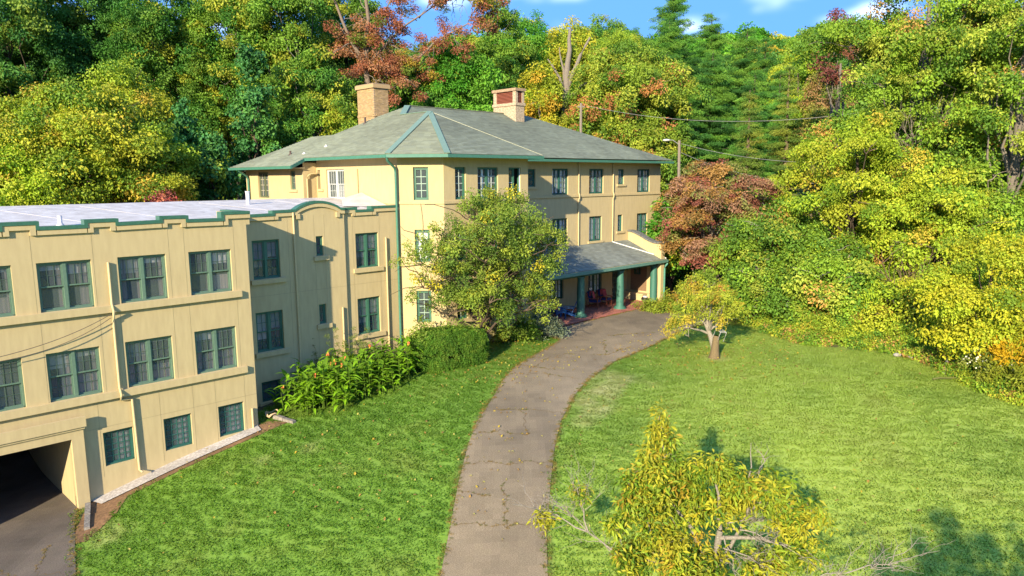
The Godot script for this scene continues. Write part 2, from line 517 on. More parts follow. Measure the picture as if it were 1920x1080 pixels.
# shingle courses over a planar polygon; e0 -> e1 is the eave direction
func shingles(mb: MB, poly: Array, e0: Vector3, e1: Vector3, expo: float, tab: float, base: Color) -> void:
	var es := (e1 - e0).normalized()
	var nr := Vector3()
	for i in range(1, poly.size() - 1): nr += (poly[i] - poly[0]).cross(poly[i + 1] - poly[0])
	nr = nr.normalized()
	if nr.y < 0: nr = -nr
	var up := nr.cross(es).normalized()
	if up.y < 0: up = -up
	var flat := PackedVector2Array()
	var lo := Vector2(1e9, 1e9)
	var hi := -lo
	for q in poly:
		var f := Vector2((q - e0).dot(es), (q - e0).dot(up))
		flat.append(f); lo = lo.min(f); hi = hi.max(f)
	var rows := int(ceil((hi.y - lo.y) / expo))
	var tabs := int(ceil((hi.x - lo.x) / tab)) + 1
	for j in rows:
		var t0 := lo.y + j * expo
		var sh := R(0, tab)
		var rowk := R(0.94, 1.06)
		for i in range(-1, tabs):
			var s0 := lo.x + i * tab + sh
			var rect := PackedVector2Array([Vector2(s0, t0), Vector2(s0 + tab, t0), Vector2(s0 + tab, t0 + expo), Vector2(s0, t0 + expo)])
			var k := rowk * R(0.84, 1.14) * (1.0 + 0.3 * noise.get_noise_2d(s0 * 9.0, t0 * 9.0) + 0.25 * noise.get_noise_2d(s0 * 30.0, t0 * 4.0))
			var col := Color(base.r * k, base.g * k, base.b * k)
			for q in Geometry2D.intersect_polygons(flat, rect):
				var pts := []
				for f in q: pts.append(e0 + es * f.x + up * f.y + nr * (0.03 * (1.0 - (f.y - t0) / expo) + 0.012))
				mb.fan(pts, nr, col)
				for m in q.size():   # butt edge of the course
					var f: Vector2 = q[m]
					var g: Vector2 = q[(m + 1) % q.size()]
					if absf(f.y - t0) < 1e-3 and absf(g.y - t0) < 1e-3:
						mb.face(e0 + es * f.x + up * f.y, e0 + es * g.x + up * g.y, e0 + es * g.x + up * g.y + nr * 0.042, e0 + es * f.x + up * f.y + nr * 0.042, -up, col * 0.9)

func strip(mb: MB, pts: Array, lo_h: float, hi_h: float, v0: float, v1: float, col: Color) -> void:   # a run along a (u, h) outline
	for i in pts.size() - 1:
		var a: Vector2 = pts[i]
		var b: Vector2 = pts[i + 1]
		if absf(a.x - b.x) < 0.03: continue
		mb.hexa([p(a.x, v0, a.y + lo_h), p(b.x, v0, b.y + lo_h), p(b.x, v1, b.y + lo_h), p(a.x, v1, a.y + lo_h), p(a.x, v0, a.y + hi_h), p(b.x, v0, b.y + hi_h), p(b.x, v1, b.y + hi_h), p(a.x, v1, a.y + hi_h)], col)

const STUCCO := Color(0.5, 0.405, 0.215)
const GREEN := Color(0.05, 0.15, 0.1)
const DKGREEN := Color(0.022, 0.085, 0.07)
const GLAZE := Color(0.12, 0.2, 0.145)

func parapet(pts: Array, v: float, field: MB, cap: MB, cornice: MB) -> void:
	for i in pts.size() - 1:
		var a: Vector2 = pts[i]
		var b: Vector2 = pts[i + 1]
		if absf(a.x - b.x) < 0.03: continue
		field.hexa([p(a.x, v, -1.75), p(b.x, v, -1.75), p(b.x, v + 0.26, -1.75), p(a.x, v + 0.26, -1.75), p(a.x, v, a.y - 0.06), p(b.x, v, b.y - 0.06), p(b.x, v + 0.26, b.y - 0.06), p(a.x, v + 0.26, a.y - 0.06)], STUCCO)
	strip(cap, pts, -0.11, 0.0, v - 0.1, v + 0.3, GREEN)
	strip(cornice, pts, -0.27, -0.112, v - 0.075, v - 0.001, STUCCO)
	for i in pts.size() - 1:
		var a: Vector2 = pts[i]
		var b: Vector2 = pts[i + 1]
		if absf(a.x - b.x) < 0.03 and absf(a.y - b.y) > 0.05:
			var hi := maxf(a.y, b.y)
			var lo := minf(a.y, b.y)
			var s := -1.0 if a.y > b.y else 1.0   # the high side
			cap.box(p(a.x - s * 0.07, v - 0.102, lo - 0.105), p(a.x + s * 0.035, v + 0.302, hi + 0.002), GREEN)
			cornice.box(p(a.x + s * 0.035, v - 0.077, lo - 0.272), p(a.x + s * 0.2, v - 0.001, hi - 0.2), STUCCO)

func wing() -> void:
	BO = Vector3(6.0, -11.2 + EYE, 27.4)
	B = thing("annex_building", "long flat roofed two storey stucco wing with stepped green capped parapet", "building", W(6.0, 27.4, -11.2), "", TURN)
	var front := Vector3(0, 0, 1)
	var V := 27.39
	var VR := 29.39
	var VS := 29.5
	var mb := MB.new()
	var us := [[0.4, 2.0], [2.87, 4.47], [5.15, 6.75], [7.57, 9.17], [9.98, 11.58]]
	var holes := [[2.0, -13.0, 7.6, -8.72]]
	for q in us:
		holes.append([q[0] + 2, -4.3, q[1] + 2, -2.66]); holes.append([q[0] + 2, -7.36, q[1] + 2, -5.69])
	var bs := [[6.6, 7.58], [8.63, 9.64], [10.67, 11.69]]
	for q in bs: holes.append([q[0] + 2, -10.04, q[1] + 2, -8.8])
	wall(mb, Vector2(-2, V), Vector2(12.25, V), -12.6, -1.75, holes, front, STUCCO)
	wall(mb, Vector2(12.25, V), Vector2(12.25, VR), -12.6, -1.4, [], Vector3.RIGHT, STUCCO)
	wall(mb, Vector2(12.25, VR), Vector2(17.85, VR), -12, -1.75, [[1.09, -4.26, 2.33, -2.58], [1.07, -7.46, 2.32, -5.7], [4.1, -3.47, 4.47, -2.57], [4.1, -6.63, 4.47, -5.71], [1.15, -9.7, 2.05, -8.8]], front, STUCCO)
	wall(mb, Vector2(17.85, VR), Vector2(17.85, VS), -12, -1.5, [], Vector3.RIGHT, STUCCO)
	wall(mb, Vector2(17.85, VS), Vector2(20.98, VS), -12, -1.75, [[0.64, -4.25, 1.92, -2.58], [0.62, -7.5, 1.9, -5.72]], front, STUCCO)
	wall(mb, Vector2(-2, 35.8), Vector2(20.98, 35.8), -12.6, -1.1, [], Vector3.FORWARD, STUCCO)
	wall(mb, Vector2(-2, V), Vector2(-2, 35.8), -12.6, -1.5, [], Vector3.LEFT, STUCCO)
	part("wall", mb, M.stucco, B)
	# joints scored into the stucco
	mb = MB.new()
	var jc := STUCCO * 0.72
	for u in [5.05, 6.82, 9.3, 9.85, 11.72]: mb.box(p(u - 0.007, V - 0.003, -4.3), p(u + 0.007, V + 0.01, -1.75), jc)
	for u in [6.52, 7.66, 8.55, 9.75, 10.6, 11.77]: mb.box(p(u - 0.007, V - 0.003, -10.4), p(u + 0.007, V + 0.01, -7.7), jc)
	for u in [5.1, 6.85, 7.5, 9.28, 9.87, 11.7]: mb.box(p(u - 0.007, V - 0.003, -7.36), p(u + 0.007, V + 0.01, -4.58), jc)
	mb.box(p(6.1, V - 0.003, -8.607), p(12.24, V + 0.01, -8.593), jc)
	for u in [13.1, 15.0, 16.28, 16.8]: mb.box(p(u - 0.007, VR - 0.003, -9.4), p(u + 0.007, VR + 0.01, -1.6), jc)
	for u in [18.35, 19.85]: mb.box(p(u - 0.007, VS - 0.003, -9.2), p(u + 0.007, VS + 0.01, -1.6), jc)
	mb.box(p(12.3, VR - 0.0035, -5.007), p(17.8, VR + 0.01, -4.993), jc)
	mb.box(p(17.9, VS - 0.0035, -5.007), p(20.9, VS + 0.01, -4.993), jc)
	part("wall_joint", mb, M.paint, B)
	# sill bands
	mb = MB.new()
	ledge(mb, Vector2(-2, V), Vector2(11.87, V), -4.55, -4.31, Vector2(0, -1), 0.13, STUCCO)
	ledge(mb, Vector2(-2, V), Vector2(11.9, V), -7.62, -7.37, Vector2(0, -1), 0.13, STUCCO)
	part("sill_band", mb, M.stucco, B)
	for q in [[13.2, 14.8, VR, -4.27], [13.2, 14.8, VR, -7.47], [16.2, 16.95, VR, -3.48], [16.2, 16.95, VR, -6.64], [18.32, 19.98, VS, -4.26], [18.32, 19.98, VS, -7.51], [13.25, 14.45, VR, -9.71]]:
		mb = MB.new()
		ledge(mb, Vector2(q[0], q[2]), Vector2(q[1], q[2]), q[3] - 0.2, q[3], Vector2(0, -1), 0.1, STUCCO)
		part("window_sill", mb, M.stucco, B)
	# windows
	var pk := C(0.11, 0.09, 0.088)
	var wh := C(0.24, 0.24, 0.245)
	var gy := C(0.1, 0.1, 0.1)
	var cur := [[[0.02, 0.13, 0, 1, pk], [0.24, 0.47, 0, 0.96, pk * 0.8], [0.56, 0.98, 0, 0.45, pk], [0.03, 0.47, 0.86, 0.97, wh, "blind"], [0.53, 0.97, 0.84, 0.97, wh, "blind"]],
		[[0.03, 0.14, 0, 1, gy], [0.3, 0.46, 0, 1, pk * 0.9], [0.55, 0.97, 0, 1, pk * 0.55]],
		[[0.02, 0.3, 0, 1, wh * 0.7], [0.54, 0.98, 0, 0.5, pk * 0.8], [0.53, 0.97, 0.75, 0.97, wh * 0.8, "blind"]]]
	var i := 0
	for q in us:
		for h in [-4.3, -7.36]:
			var k := {"w": 1.6, "h": 1.64 if h > -5 else 1.67, "lights": 2, "hung": true, "cols": 3, "rows": 2, "lowcols": 3 if h < -5 else 1, "lowrows": 2 if h < -5 else 1, "barw": 0.018, "col": GLAZE, "bar": GLAZE * 0.5, "curtain": room_dressing(wh, pk)}
			set_window(window_node(k), (q[0] + q[1]) / 2, V, h, 0)
			i += 1
	for q in bs:
		set_window(window_node({"w": q[1] - q[0], "h": 1.24, "cols": 4, "rows": 5, "barw": 0.028, "rail": 0.035, "col": DKGREEN * 1.4, "bar": DKGREEN * 1.4, "curtain": [[0.45, 0.97, 0, 1, wh * 0.55]]}), (q[0] + q[1]) / 2, V, -10.04, 0)
	for q in [[13.34, 14.58, VR, -4.26, 1.68, 1], [13.32, 14.57, VR, -7.46, 1.76, 0], [18.49, 19.77, VS, -4.25, 1.67, 1], [18.47, 19.75, VS, -7.5, 1.78, 1]]:
		set_window(window_node({"w": q[1] - q[0], "h": q[4], "lights": 2, "hung": true, "cols": 2, "rows": 2, "barw": 0.018, "col": GREEN, "bar": GREEN * 0.6, "curtain": [[0.03, 0.46, 0.3, 1, wh * (0.5 if q[5] else 1.0)], [0.54, 0.97, 0.55, 0.97, wh * 0.6, "blind"]]}), (q[0] + q[1]) / 2, q[2], q[3], 0)
	for q in [[-3.47, 0.9], [-6.63, 0.92]]:
		set_window(window_node({"w": 0.37, "h": q[1], "cols": 1, "rows": 2, "barw": 0.02, "rail": 0.04, "col": GREEN, "bar": GREEN}), 16.535, VR, q[0], 0)
	set_window(window_node({"w": 0.9, "h": 0.9, "cols": 2, "rows": 2, "barw": 0.02, "col": DKGREEN, "bar": DKGREEN}), 13.85, VR, -9.7, 0)
	# parapets
	var prof := [Vector2(-2, -1.47), Vector2(-0.1, -1.47), Vector2(-0.1, -1.3), Vector2(0.85, -1.3), Vector2(0.85, -1.47), Vector2(1.95, -1.47), Vector2(1.95, -1.3), Vector2(2.85, -1.3), Vector2(2.85, -1.47), Vector2(4.31, -1.47), Vector2(4.31, -1.3), Vector2(5.27, -1.3), Vector2(5.27, -1.48), Vector2(6.7, -1.48), Vector2(6.7, -1.31), Vector2(7.62, -1.31), Vector2(7.62, -1.45), Vector2(9.1, -1.43), Vector2(9.1, -1.29), Vector2(9.98, -1.3), Vector2(9.98, -1.45), Vector2(11.33, -1.46), Vector2(11.33, -1.22), Vector2(12.4, -1.22)]
	var fm := MB.new()
	var cm := MB.new()
	var km := MB.new()
	parapet(prof, V, fm, cm, km)
	cm.box(p(12.13, V + 0.3, -1.33), p(12.42, VR + 0.1, -1.222), GREEN)
	fm.box(p(12.02, V + 0.262, -2), p(12.246, VR + 0.2, -1.28), STUCCO)
	km.box(p(12.252, V - 0.076, -1.49), p(12.33, VR - 0.1, -1.334), STUCCO)
	var prof2 := [Vector2(12.42, -1.48), Vector2(14.37, -1.46), Vector2(14.37, -1.34), Vector2(15.2, -1.33)]
	for k in 13:   # the curved gable
		var t := k / 12.0
		prof2.append(Vector2(lerpf(15.36, 17.66, t), -1.32 + 0.35 * pow(sin(t * PI), 0.8)))
	prof2.append(Vector2(17.86, -1.33))
	parapet(prof2, VR, fm, cm, km)
	for s in [15.42, 17.42]: km.box(p(s, VR - 0.078, -1.75), p(s + 0.18, VR - 0.002, -1.52), STUCCO)
	parapet([Vector2(17.87, -1.33), Vector2(18.52, -1.33), Vector2(18.52, -1.46), Vector2(19.45, -1.45), Vector2(19.45, -1.31), Vector2(20.97, -1.3)], VS, fm, cm, km)
	part("parapet", fm, M.stucco, B); part("parapet_cap", cm, M.metal, B); part("cornice", km, M.stucco, B)
	# white membrane roof, rising gently to the back, with seams
	mb = MB.new()
	var wc := C(0.6, 0.57, 0.52)
	for q in [[-2.0, 12.1, V + 0.26], [12.1, 20.97, VR + 0.26]]:
		var n := 14
		for a in n:
			for b in 8:
				var c := []
				for d in [[a, b], [a + 1, b], [a + 1, b + 1], [a, b + 1]]:
					var u: float = lerpf(q[0], q[1], float(d[0]) / n)
					var v: float = lerpf(q[2], 35.8, float(d[1]) / 8)
					var h := lerpf(-1.66, -1.03, (v - 27.4) / 8.4) + 0.018 * noise.get_noise_2d(u * 40.0, v * 40.0)
					c.append(p(u, v, h))
				mb.face(c[0], c[1], c[2], c[3], Vector3.UP, wc)
	mb.face(p(-2, 35.8, -1.03), p(20.97, 35.8, -1.03), p(20.97, 35.85, -1.3), p(-2, 35.85, -1.3), Vector3.FORWARD, wc)
	var rf := part("roof", mb, M.membrane, B)
	mb = MB.new()
	for q in [[5.2, 7.6], [8.4, 10.6], [13.4, 15.4], [17.2, 18.6], [18.6, 19.9]]:
		var q0 := p(q[0], 34.9, -1.085)
		var q1 := p(q[1], 29.9 if q[0] > 12 else 28.6, -1.46 if q[0] > 12 else -1.565)
		mb.bar(q0, q1, 0.07, 0.025, C(0.35, 0.36, 0.4))
	part("roof_seam", mb, M.paint, rf)
	mb = MB.new()   # membrane turned up over the cricket at the main house wall
	mb.fan([p(18.9, 31.2, -1.33), p(20.9, 30.0, -1.42), p(20.9, 32.6, -0.72)], Vector3(-1, 1, 1), wc * 1.05)
	mb.fan([p(18.9, 31.2, -1.33), p(20.9, 34.6, -1.08), p(20.9, 32.6, -0.72)], Vector3(-1, 1, -1), wc * 1.05)
	part("roof_cricket", mb, M.membrane, rf)
	mb = MB.new()
	mb.tube([p(6.25, 28.75, -1.6), p(6.25, 28.75, -1.5), p(6.25, 28.75, -1.44), p(6.25, 28.75, -1.2)], [0.22, 0.1, 0.075, 0.075], 12, C(0.7, 0.7, 0.72))
	part("roof_vent", mb, M.paint, B)
	mb = MB.new()
	mb.tube([p(15.2, 33.6, -1.2), p(15.2, 33.6, -0.62)], [0.09, 0.09], 12, C(0.72, 0.72, 0.74))
	mb.tube([p(15.2, 33.6, -0.62), p(15.2, 33.6, -0.56)], [0.11, 0.11], 12, C(0.72, 0.72, 0.74))
	part("roof_vent", mb, M.paint, B)
	# drainpipes
	var pipes := [[[7.25, V, -2.8], [7.25, V, -4.25], [7.25, V - 0.16, -4.5], [7.25, V, -4.8], [7.25, V, -7.25], [7.25, V - 0.16, -7.5], [7.25, V, -7.72], [7.62, V, -7.76], [7.66, V, -10.45], [7.7, V - 0.2, -10.5]], [[15.27, VR, -1.45], [15.27, VR, -8.3], [15.1, VR, -8.7]], [[20.17, VS, -2.86], [20.17, VS, -8.6]], [[17.55, VR, -5.98], [17.55, VR, -8.8]], [[12.0, V, -9.15], [12.0, V, -10.0]]]
	for q in pipes:
		mb = MB.new()
		var pts := []
		var rr := []
		for e in q:
			pts.append(p(e[0], e[1] - 0.07, e[2])); rr.append(0.045)
		mb.tube(pts, rr, 8, STUCCO * 1.15)
		part("drainpipe", mb, M.paint, B)
	# drive-through portal
	mb = MB.new()
	var D := V - 0.2
	wall(mb, Vector2(-1, D), Vector2(5.97, D), -12.6, -8.35, [[1.2, -13, 6.6, -8.72]], front, STUCCO, 0.2)
	wall(mb, Vector2(5.97, D), Vector2(5.97, V), -12.6, -8.35, [], Vector3.RIGHT, STUCCO)
	mb.box(p(-1, D, -8.35), p(5.97, V, -8.345), STUCCO)
	ledge(mb, Vector2(-1, D), Vector2(5.97, D), -8.34, -7.98, Vector2(0, -1), 0.09, STUCCO, 0.09)
	ledge(mb, Vector2(-1, D), Vector2(5.97, D), -8.42, -8.36, Vector2(0, -1), 0.045, STUCCO, 0.045)
	part("portal", mb, M.stucco, B)
	mb = MB.new()
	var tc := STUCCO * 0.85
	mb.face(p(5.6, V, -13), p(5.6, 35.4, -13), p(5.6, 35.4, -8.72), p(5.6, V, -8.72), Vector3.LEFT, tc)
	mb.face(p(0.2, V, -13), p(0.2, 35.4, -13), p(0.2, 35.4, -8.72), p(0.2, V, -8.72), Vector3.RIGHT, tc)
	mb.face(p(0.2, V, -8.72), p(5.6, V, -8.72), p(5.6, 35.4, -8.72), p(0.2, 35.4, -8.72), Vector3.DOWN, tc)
	mb.face(p(0.2, 35.4, -13), p(5.6, 35.4, -13), p(5.6, 35.4, -8.72), p(0.2, 35.4, -8.72), Vector3.BACK, tc * 0.4)  # back wall coloured darker than the sides, to paint in the depth's shade
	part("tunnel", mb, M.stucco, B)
	# grey meter box on the inner corner
	mb = MB.new()
	mb.box(p(12.55, VR - 0.18, -8.5), p(12.95, VR - 0.001, -7.8), C(0.4, 0.46, 0.52))
	part("meter_box", mb, M.metal, B)

func house() -> void:
	BO = Vector3(30.0, -8.8 + EYE, 30.0)
	B = thing("manor_house", "three storey tan stucco house with green shingled hipped roof and two chimneys", "building", W(30, 30, -8.8), "", TURN)
	var front := Vector3(0, 0, 1)
	var left := Vector3(-1, 0, 0)
	var diag := Vector3(-0.7071, 0, 0.7071)
	var bot := -9.6
	var top := 1.02
	var mb := MB.new()
	# left side, far and near
	wall(mb, Vector2(20.15, 37.3), Vector2(20.15, 44.6), bot, 0.62, [[4.25, -1.12, 5.65, 0.42], [0.9, -0.6, 1.52, 0.46]], left, STUCCO)
	wall(mb, Vector2(20.15, 37.3), Vector2(21, 37.3), bot, 0.9, [], front, STUCCO)
	wall(mb, Vector2(21, 29.5), Vector2(21, 37.3), bot, top, [[4.88, -1.1, 6.76, 0.51], [7.42, -0.57, 7.72, 0.49]], left, STUCCO)
	var ch := []
	for f in 3: ch.append([0.79, -1.07 - 3.08 * f, 1.54, 0.54 - 3.08 * f])
	wall(mb, Vector2(21, 29.5), Vector2(22.62, 27.88), bot, top, ch, diag, STUCCO)
	var fh := []
	for f in 3:
		for q in [[23.35, 24.06], [24.86, 26.31], [27.09, 28.0]]: fh.append([q[0] - 22.62, -1.07 - 3.08 * f, q[1] - 22.62, 0.54 - 3.08 * f])
	wall(mb, Vector2(22.62, 27.88), Vector2(28.57, 27.88), bot, top, fh, front, STUCCO)
	wall(mb, Vector2(28.57, 27.88), Vector2(28.57, 30.4), bot, top, [], Vector3.RIGHT, STUCCO)
	var big := [[33.32, 34.82, 36.9, 38.41, 42.22, 43.74], [33.33, 34.78, 36.95, 38.28, 42.27, 43.54]]
	var rh := []
	for f in 2:
		var hb := -1.08 if f == 0 else -4.23
		var ht := 0.54 if f == 0 else -2.58
		for k in 3: rh.append([big[f][k * 2] - 28.57, hb, big[f][k * 2 + 1] - 28.57, ht])
	rh.append([40.01 - 28.57, -0.5, 40.67 - 28.57, 0.53]); rh.append([40.03 - 28.57, -3.73, 40.58 - 28.57, -2.59])
	rh.append([30.9 - 28.57, -0.55, 31.8 - 28.57, 0.5]); rh.append([30.9 - 28.57, -3.65, 31.8 - 28.57, -2.58])
	rh.append([33.0 - 28.57, -7.75, 34.4 - 28.57, -5.9]); rh.append([36.9 - 28.57, -7.85, 38.35 - 28.57, -5.9]); rh.append([39.5 - 28.57, -8.5, 40.35 - 28.57, -6.15])
	wall(mb, Vector2(28.57, 30.4), Vector2(45.08, 30.4), bot, top, rh, front, STUCCO)
	wall(mb, Vector2(45.08, 30.4), Vector2(45.08, 41), bot, top, [], Vector3.RIGHT, STUCCO)
	wall(mb, Vector2(21, 41), Vector2(45.08, 41), bot, top, [], Vector3.FORWARD, STUCCO)
	wall(mb, Vector2(20.15, 44.6), Vector2(26, 44.6), bot, 0.62, [], Vector3.FORWARD, STUCCO)
	part("wall", mb, M.stucco, B)
	# belt courses and sills
	mb = MB.new()
	ledge(mb, Vector2(21, 34.2), Vector2(21, 29.5), -1.26, -1.14, Vector2(-1, 0), 0.05, STUCCO)
	ledge(mb, Vector2(21, 29.5), Vector2(22.62, 27.88), -1.262, -1.138, Vector2(-0.7071, -0.7071), 0.05, STUCCO, 0.02)
	ledge(mb, Vector2(22.62, 27.88), Vector2(28.57, 27.88), -1.264, -1.136, Vector2(0, -1), 0.06, STUCCO, 0.05)
	ledge(mb, Vector2(28.57, 30.4), Vector2(45.08, 30.4), -1.264, -1.136, Vector2(0, -1), 0.06, STUCCO, 0.05)
	part("belt_course", mb, M.stucco, B)
	for q in [[39.85, 40.83, -0.5], [39.88, 40.74, -3.73], [30.75, 31.95, -0.55], [33.2, 34.9, -4.23], [36.82, 38.4, -4.23], [42.15, 43.65, -4.23], [30.75, 31.95, -3.65]]:
		mb = MB.new()
		ledge(mb, Vector2(q[0], 30.4), Vector2(q[1], 30.4), q[2] - 0.14, q[2], Vector2(0, -1), 0.08, STUCCO)
		part("window_sill", mb, M.stucco, B)
	for q in [[20.15, 38.0, 39.0, -0.6], [21.0, 36.6, 37.2, -0.57]]:
		mb = MB.new()
		ledge(mb, Vector2(q[0], q[1]), Vector2(q[0], q[2]), q[3] - 0.14, q[3], Vector2(-1, 0), 0.07, STUCCO)
		part("window_sill", mb, M.stucco, B)
	# windows
	var wc := C(0.85, 0.85, 0.83)
	var cu := [[0.04, 0.2, 0, 1, wc], [0.3, 0.47, 0, 1, wc], [0.53, 0.75, 0, 1, wc], [0.84, 0.96, 0, 1, wc]]
	var k_pair := {"w": 1.5, "h": 1.62, "lights": 2, "cols": 2, "rows": 4, "barw": 0.03, "col": DKGREEN * 1.2, "bar": C(0.16, 0.22, 0.19), "curtain": cu, "mullion": 0.08}
	var k_front := {"w": 0.73, "h": 1.61, "cols": 2, "rows": 4, "barw": 0.035, "rail": 0.07, "col": GREEN, "bar": C(0.5, 0.58, 0.52)}
	for f in 3:
		var hb := -1.07 - 3.08 * f
		var kc := k_front.duplicate()
		kc.w = 0.75; kc.bar = C(0.3, 0.42, 0.34)
		if f == 1: kc.curtain = [[0.05, 0.95, 0.1, 0.95, wc]]
		set_window(window_node(kc), 21 + 1.165 * 0.7071, 29.5 - 1.165 * 0.7071, hb, -PI / 4)
		kc = k_front.duplicate()
		kc.w = 0.71
		set_window(window_node(kc), 23.705, 27.88, hb, 0)
		set_window(window_node({"w": 1.45, "h": 1.61, "lights": 2, "cols": 2, "rows": 4, "barw": 0.035, "col": GREEN, "bar": C(0.55, 0.6, 0.55), "mullion": 0.09, "curtain": [[0.3, 0.4, 0, 1, wc], [0.55, 0.7, 0, 1, wc], [0.05, 0.15, 0, 1, wc * 0.6]]}), 25.585, 27.88, hb, 0)
		var kw := {"w": 0.91, "h": 1.61, "lights": 2, "cols": 1, "rows": 2, "barw": 0.035, "col": GREEN, "bar": C(0.6, 0.62, 0.6), "mullion": 0.05}
		if f == 0: kw.open = 1
		var wn := window_node(kw)
		set_window(wn, 27.545, 27.88, hb, 0)
		if f == 0:   # white casement swung out
			var sm := MB.new()
			var wk := C(0.75, 0.76, 0.74)
			var xw := 0.48
			for x in [0.0, xw - 0.06]: sm.box(Vector3(-x, 0.05, -0.02), Vector3(-x - 0.06, 1.57, 0.02), wk)
			for y in [0.05, 1.51]: sm.box(Vector3(-0.06, y, -0.018), Vector3(-xw + 0.06, y + 0.06, 0.018), wk)
			for y in [0.42, 0.8, 1.16]: sm.box(Vector3(-0.06, y, -0.012), Vector3(-xw + 0.06, y + 0.03, 0.012), wk)
			sm.box(Vector3(-xw / 2 - 0.015, 0.11, -0.014), Vector3(-xw / 2 + 0.015, 1.51, 0.014), wk)
			sm.box(Vector3(-0.06, 0.1, -0.003), Vector3(-xw + 0.06, 1.5, 0.003), C(0.3, 0.33, 0.33))
			var so := part("casement", sm, M.paint, wn)
			so.position = Vector3(0.42, 0, -0.06); so.rotation.y = -2.35
	for f in 2:
		for k in 3:
			var kk := k_pair.duplicate()
			kk.w = big[f][k * 2 + 1] - big[f][k * 2]
			var c1 := R(0.12, 0.3)
			var c2 := R(0.55, 0.65)
			kk.curtain = [[0.04, c1, 0, 1, wc * R(0.7, 1.0)], [R(0.32, 0.4), 0.47, 0, 1, wc * R(0.6, 1.0)], [c2, c2 + R(0.1, 0.25), R(0.0, 0.2), 1, wc * R(0.7, 1.0)], [0.88, 0.96, 0, 1, wc * 0.8]]
			if f == 1: kk.h = 1.65
			set_window(window_node(kk), (big[f][k * 2] + big[f][k * 2 + 1]) / 2, 30.4, -1.08 if f == 0 else -4.23, 0)
	for q in [[40.01, 40.67, -0.5, 1.03], [40.03, 40.58, -3.73, 1.14]]:
		set_window(window_node({"w": q[1] - q[0], "h": q[3], "cols": 2, "rows": 3, "barw": 0.025, "col": DKGREEN * 1.5, "bar": DKGREEN * 1.6, "curtain": [[0.1, 0.9, 0.1, 0.9, wc * 0.6]]}), (q[0] + q[1]) / 2, 30.4, q[2], 0)
	for q in [[-0.55, 1.05], [-3.65, 1.07]]:
		set_window(window_node({"w": 0.9, "h": q[1], "cols": 2, "rows": 3, "barw": 0.03, "col": DKGREEN * 1.5, "bar": DKGREEN * 1.6, "curtain": [[0.1, 0.4, 0.1, 0.9, wc * 0.6]]}), 31.35, 30.4, q[0], 0)
	for q in [[33.0, 34.4, -7.75, 1.85], [36.9, 38.35, -7.85, 1.95]]:
		var kk := k_pair.duplicate()
		kk.w = q[1] - q[0]; kk.h = q[3]
		set_window(window_node(kk), (q[0] + q[1]) / 2, 30.4, q[2], 0)
	var door := window_node({"w": 0.85, "h": 2.35, "cols": 3, "rows": 6, "barw": 0.03, "rail": 0.1, "col": DKGREEN, "bar": DKGREEN * 1.4})
	door.name = "glazed_door"
	set_window(door, 39.925, 30.4, -8.5, 0)
	set_window(window_node({"w": 1.4, "h": 1.54, "lights": 2, "cols": 2, "rows": 4, "barw": 0.03, "col": C(0.12, 0.14, 0.08), "bar": C(0.4, 0.38, 0.28), "curtain": [[0.3, 0.45, 0, 1, C(0.3, 0.1, 0.06)]]}), 20.15, 42.25, -1.12, -PI / 2)
	set_window(window_node({"w": 0.62, "h": 1.06, "cols": 2, "rows": 3, "barw": 0.03, "col": C(0.1, 0.15, 0.1), "bar": C(0.2, 0.22, 0.16)}), 20.15, 38.51, -0.6, -PI / 2)
	set_window(window_node({"w": 0.3, "h": 1.06, "cols": 1, "rows": 3, "barw": 0.03, "rail": 0.03, "col": C(0.1, 0.15, 0.1), "bar": C(0.2, 0.22, 0.16)}), 21.0, 36.87, -0.57, -PI / 2)
	set_window(window_node({"w": 1.88, "h": 1.61, "lights": 2, "hung": true, "cols": 3, "rows": 1, "lowcols": 3, "lowrows": 2, "barw": 0.025, "col": C(0.5, 0.53, 0.52), "bar": C(0.4, 0.43, 0.42), "curtain": [[0.54, 0.97, 0.0, 0.5, C(0.25, 0.25, 0.24), "insect_screen"]]}), 21.0, 35.32, -1.1, -PI / 2)
	roofs()
	porch()
	# gutters, soffits, downspouts
	mb = MB.new()
	var gm := MB.new()
	var gc := C(0.07, 0.21, 0.15)
	var lip := [[Vector2(19.4, 45.2), Vector2(19.4, 37.15), 0.72], [Vector2(20.25, 37.15), Vector2(20.25, 29.19), 1.15], [Vector2(20.25, 29.19), Vector2(22.29, 27.15), 1.152], [Vector2(22.29, 27.15), Vector2(28.95, 27.15), 1.15], [Vector2(28.95, 29.65), Vector2(45.5, 29.65), 1.1], [Vector2(45.5, 29.65), Vector2(45.5, 41.7), 1.101], [Vector2(28.95, 27.15), Vector2(28.95, 29.65), 1.151]]
	for q in lip:
		var d: Vector2 = (q[1] - q[0]).normalized()
		var o := Vector2(d.y, -d.x)
		ledge(gm, q[0], q[1], q[2] - 0.16, q[2] - 0.01, o, 0.1, gc, 0.04)
		var back := 0.8
		var r := []
		for h in [q[2] - 0.13, q[2] - 0.1]:
			for e in [q[0] - o * 0.01, q[1] - o * 0.01, q[1] - o * back, q[0] - o * back]: r.append(p(e.x, e.y, h))
		mb.hexa(r, STUCCO * 0.9)
	gm.hexa([p(19.36, 37.15, 0.56), p(20.25, 37.15, 0.99), p(20.25, 37.05, 0.99), p(19.36, 37.05, 0.56), p(19.36, 37.15, 0.73), p(20.25, 37.15, 1.16), p(20.25, 37.05, 1.16), p(19.36, 37.05, 0.73)], DKGREEN * 1.3)
	part("gutter", gm, M.metal, B); part("soffit", mb, M.stucco, B)
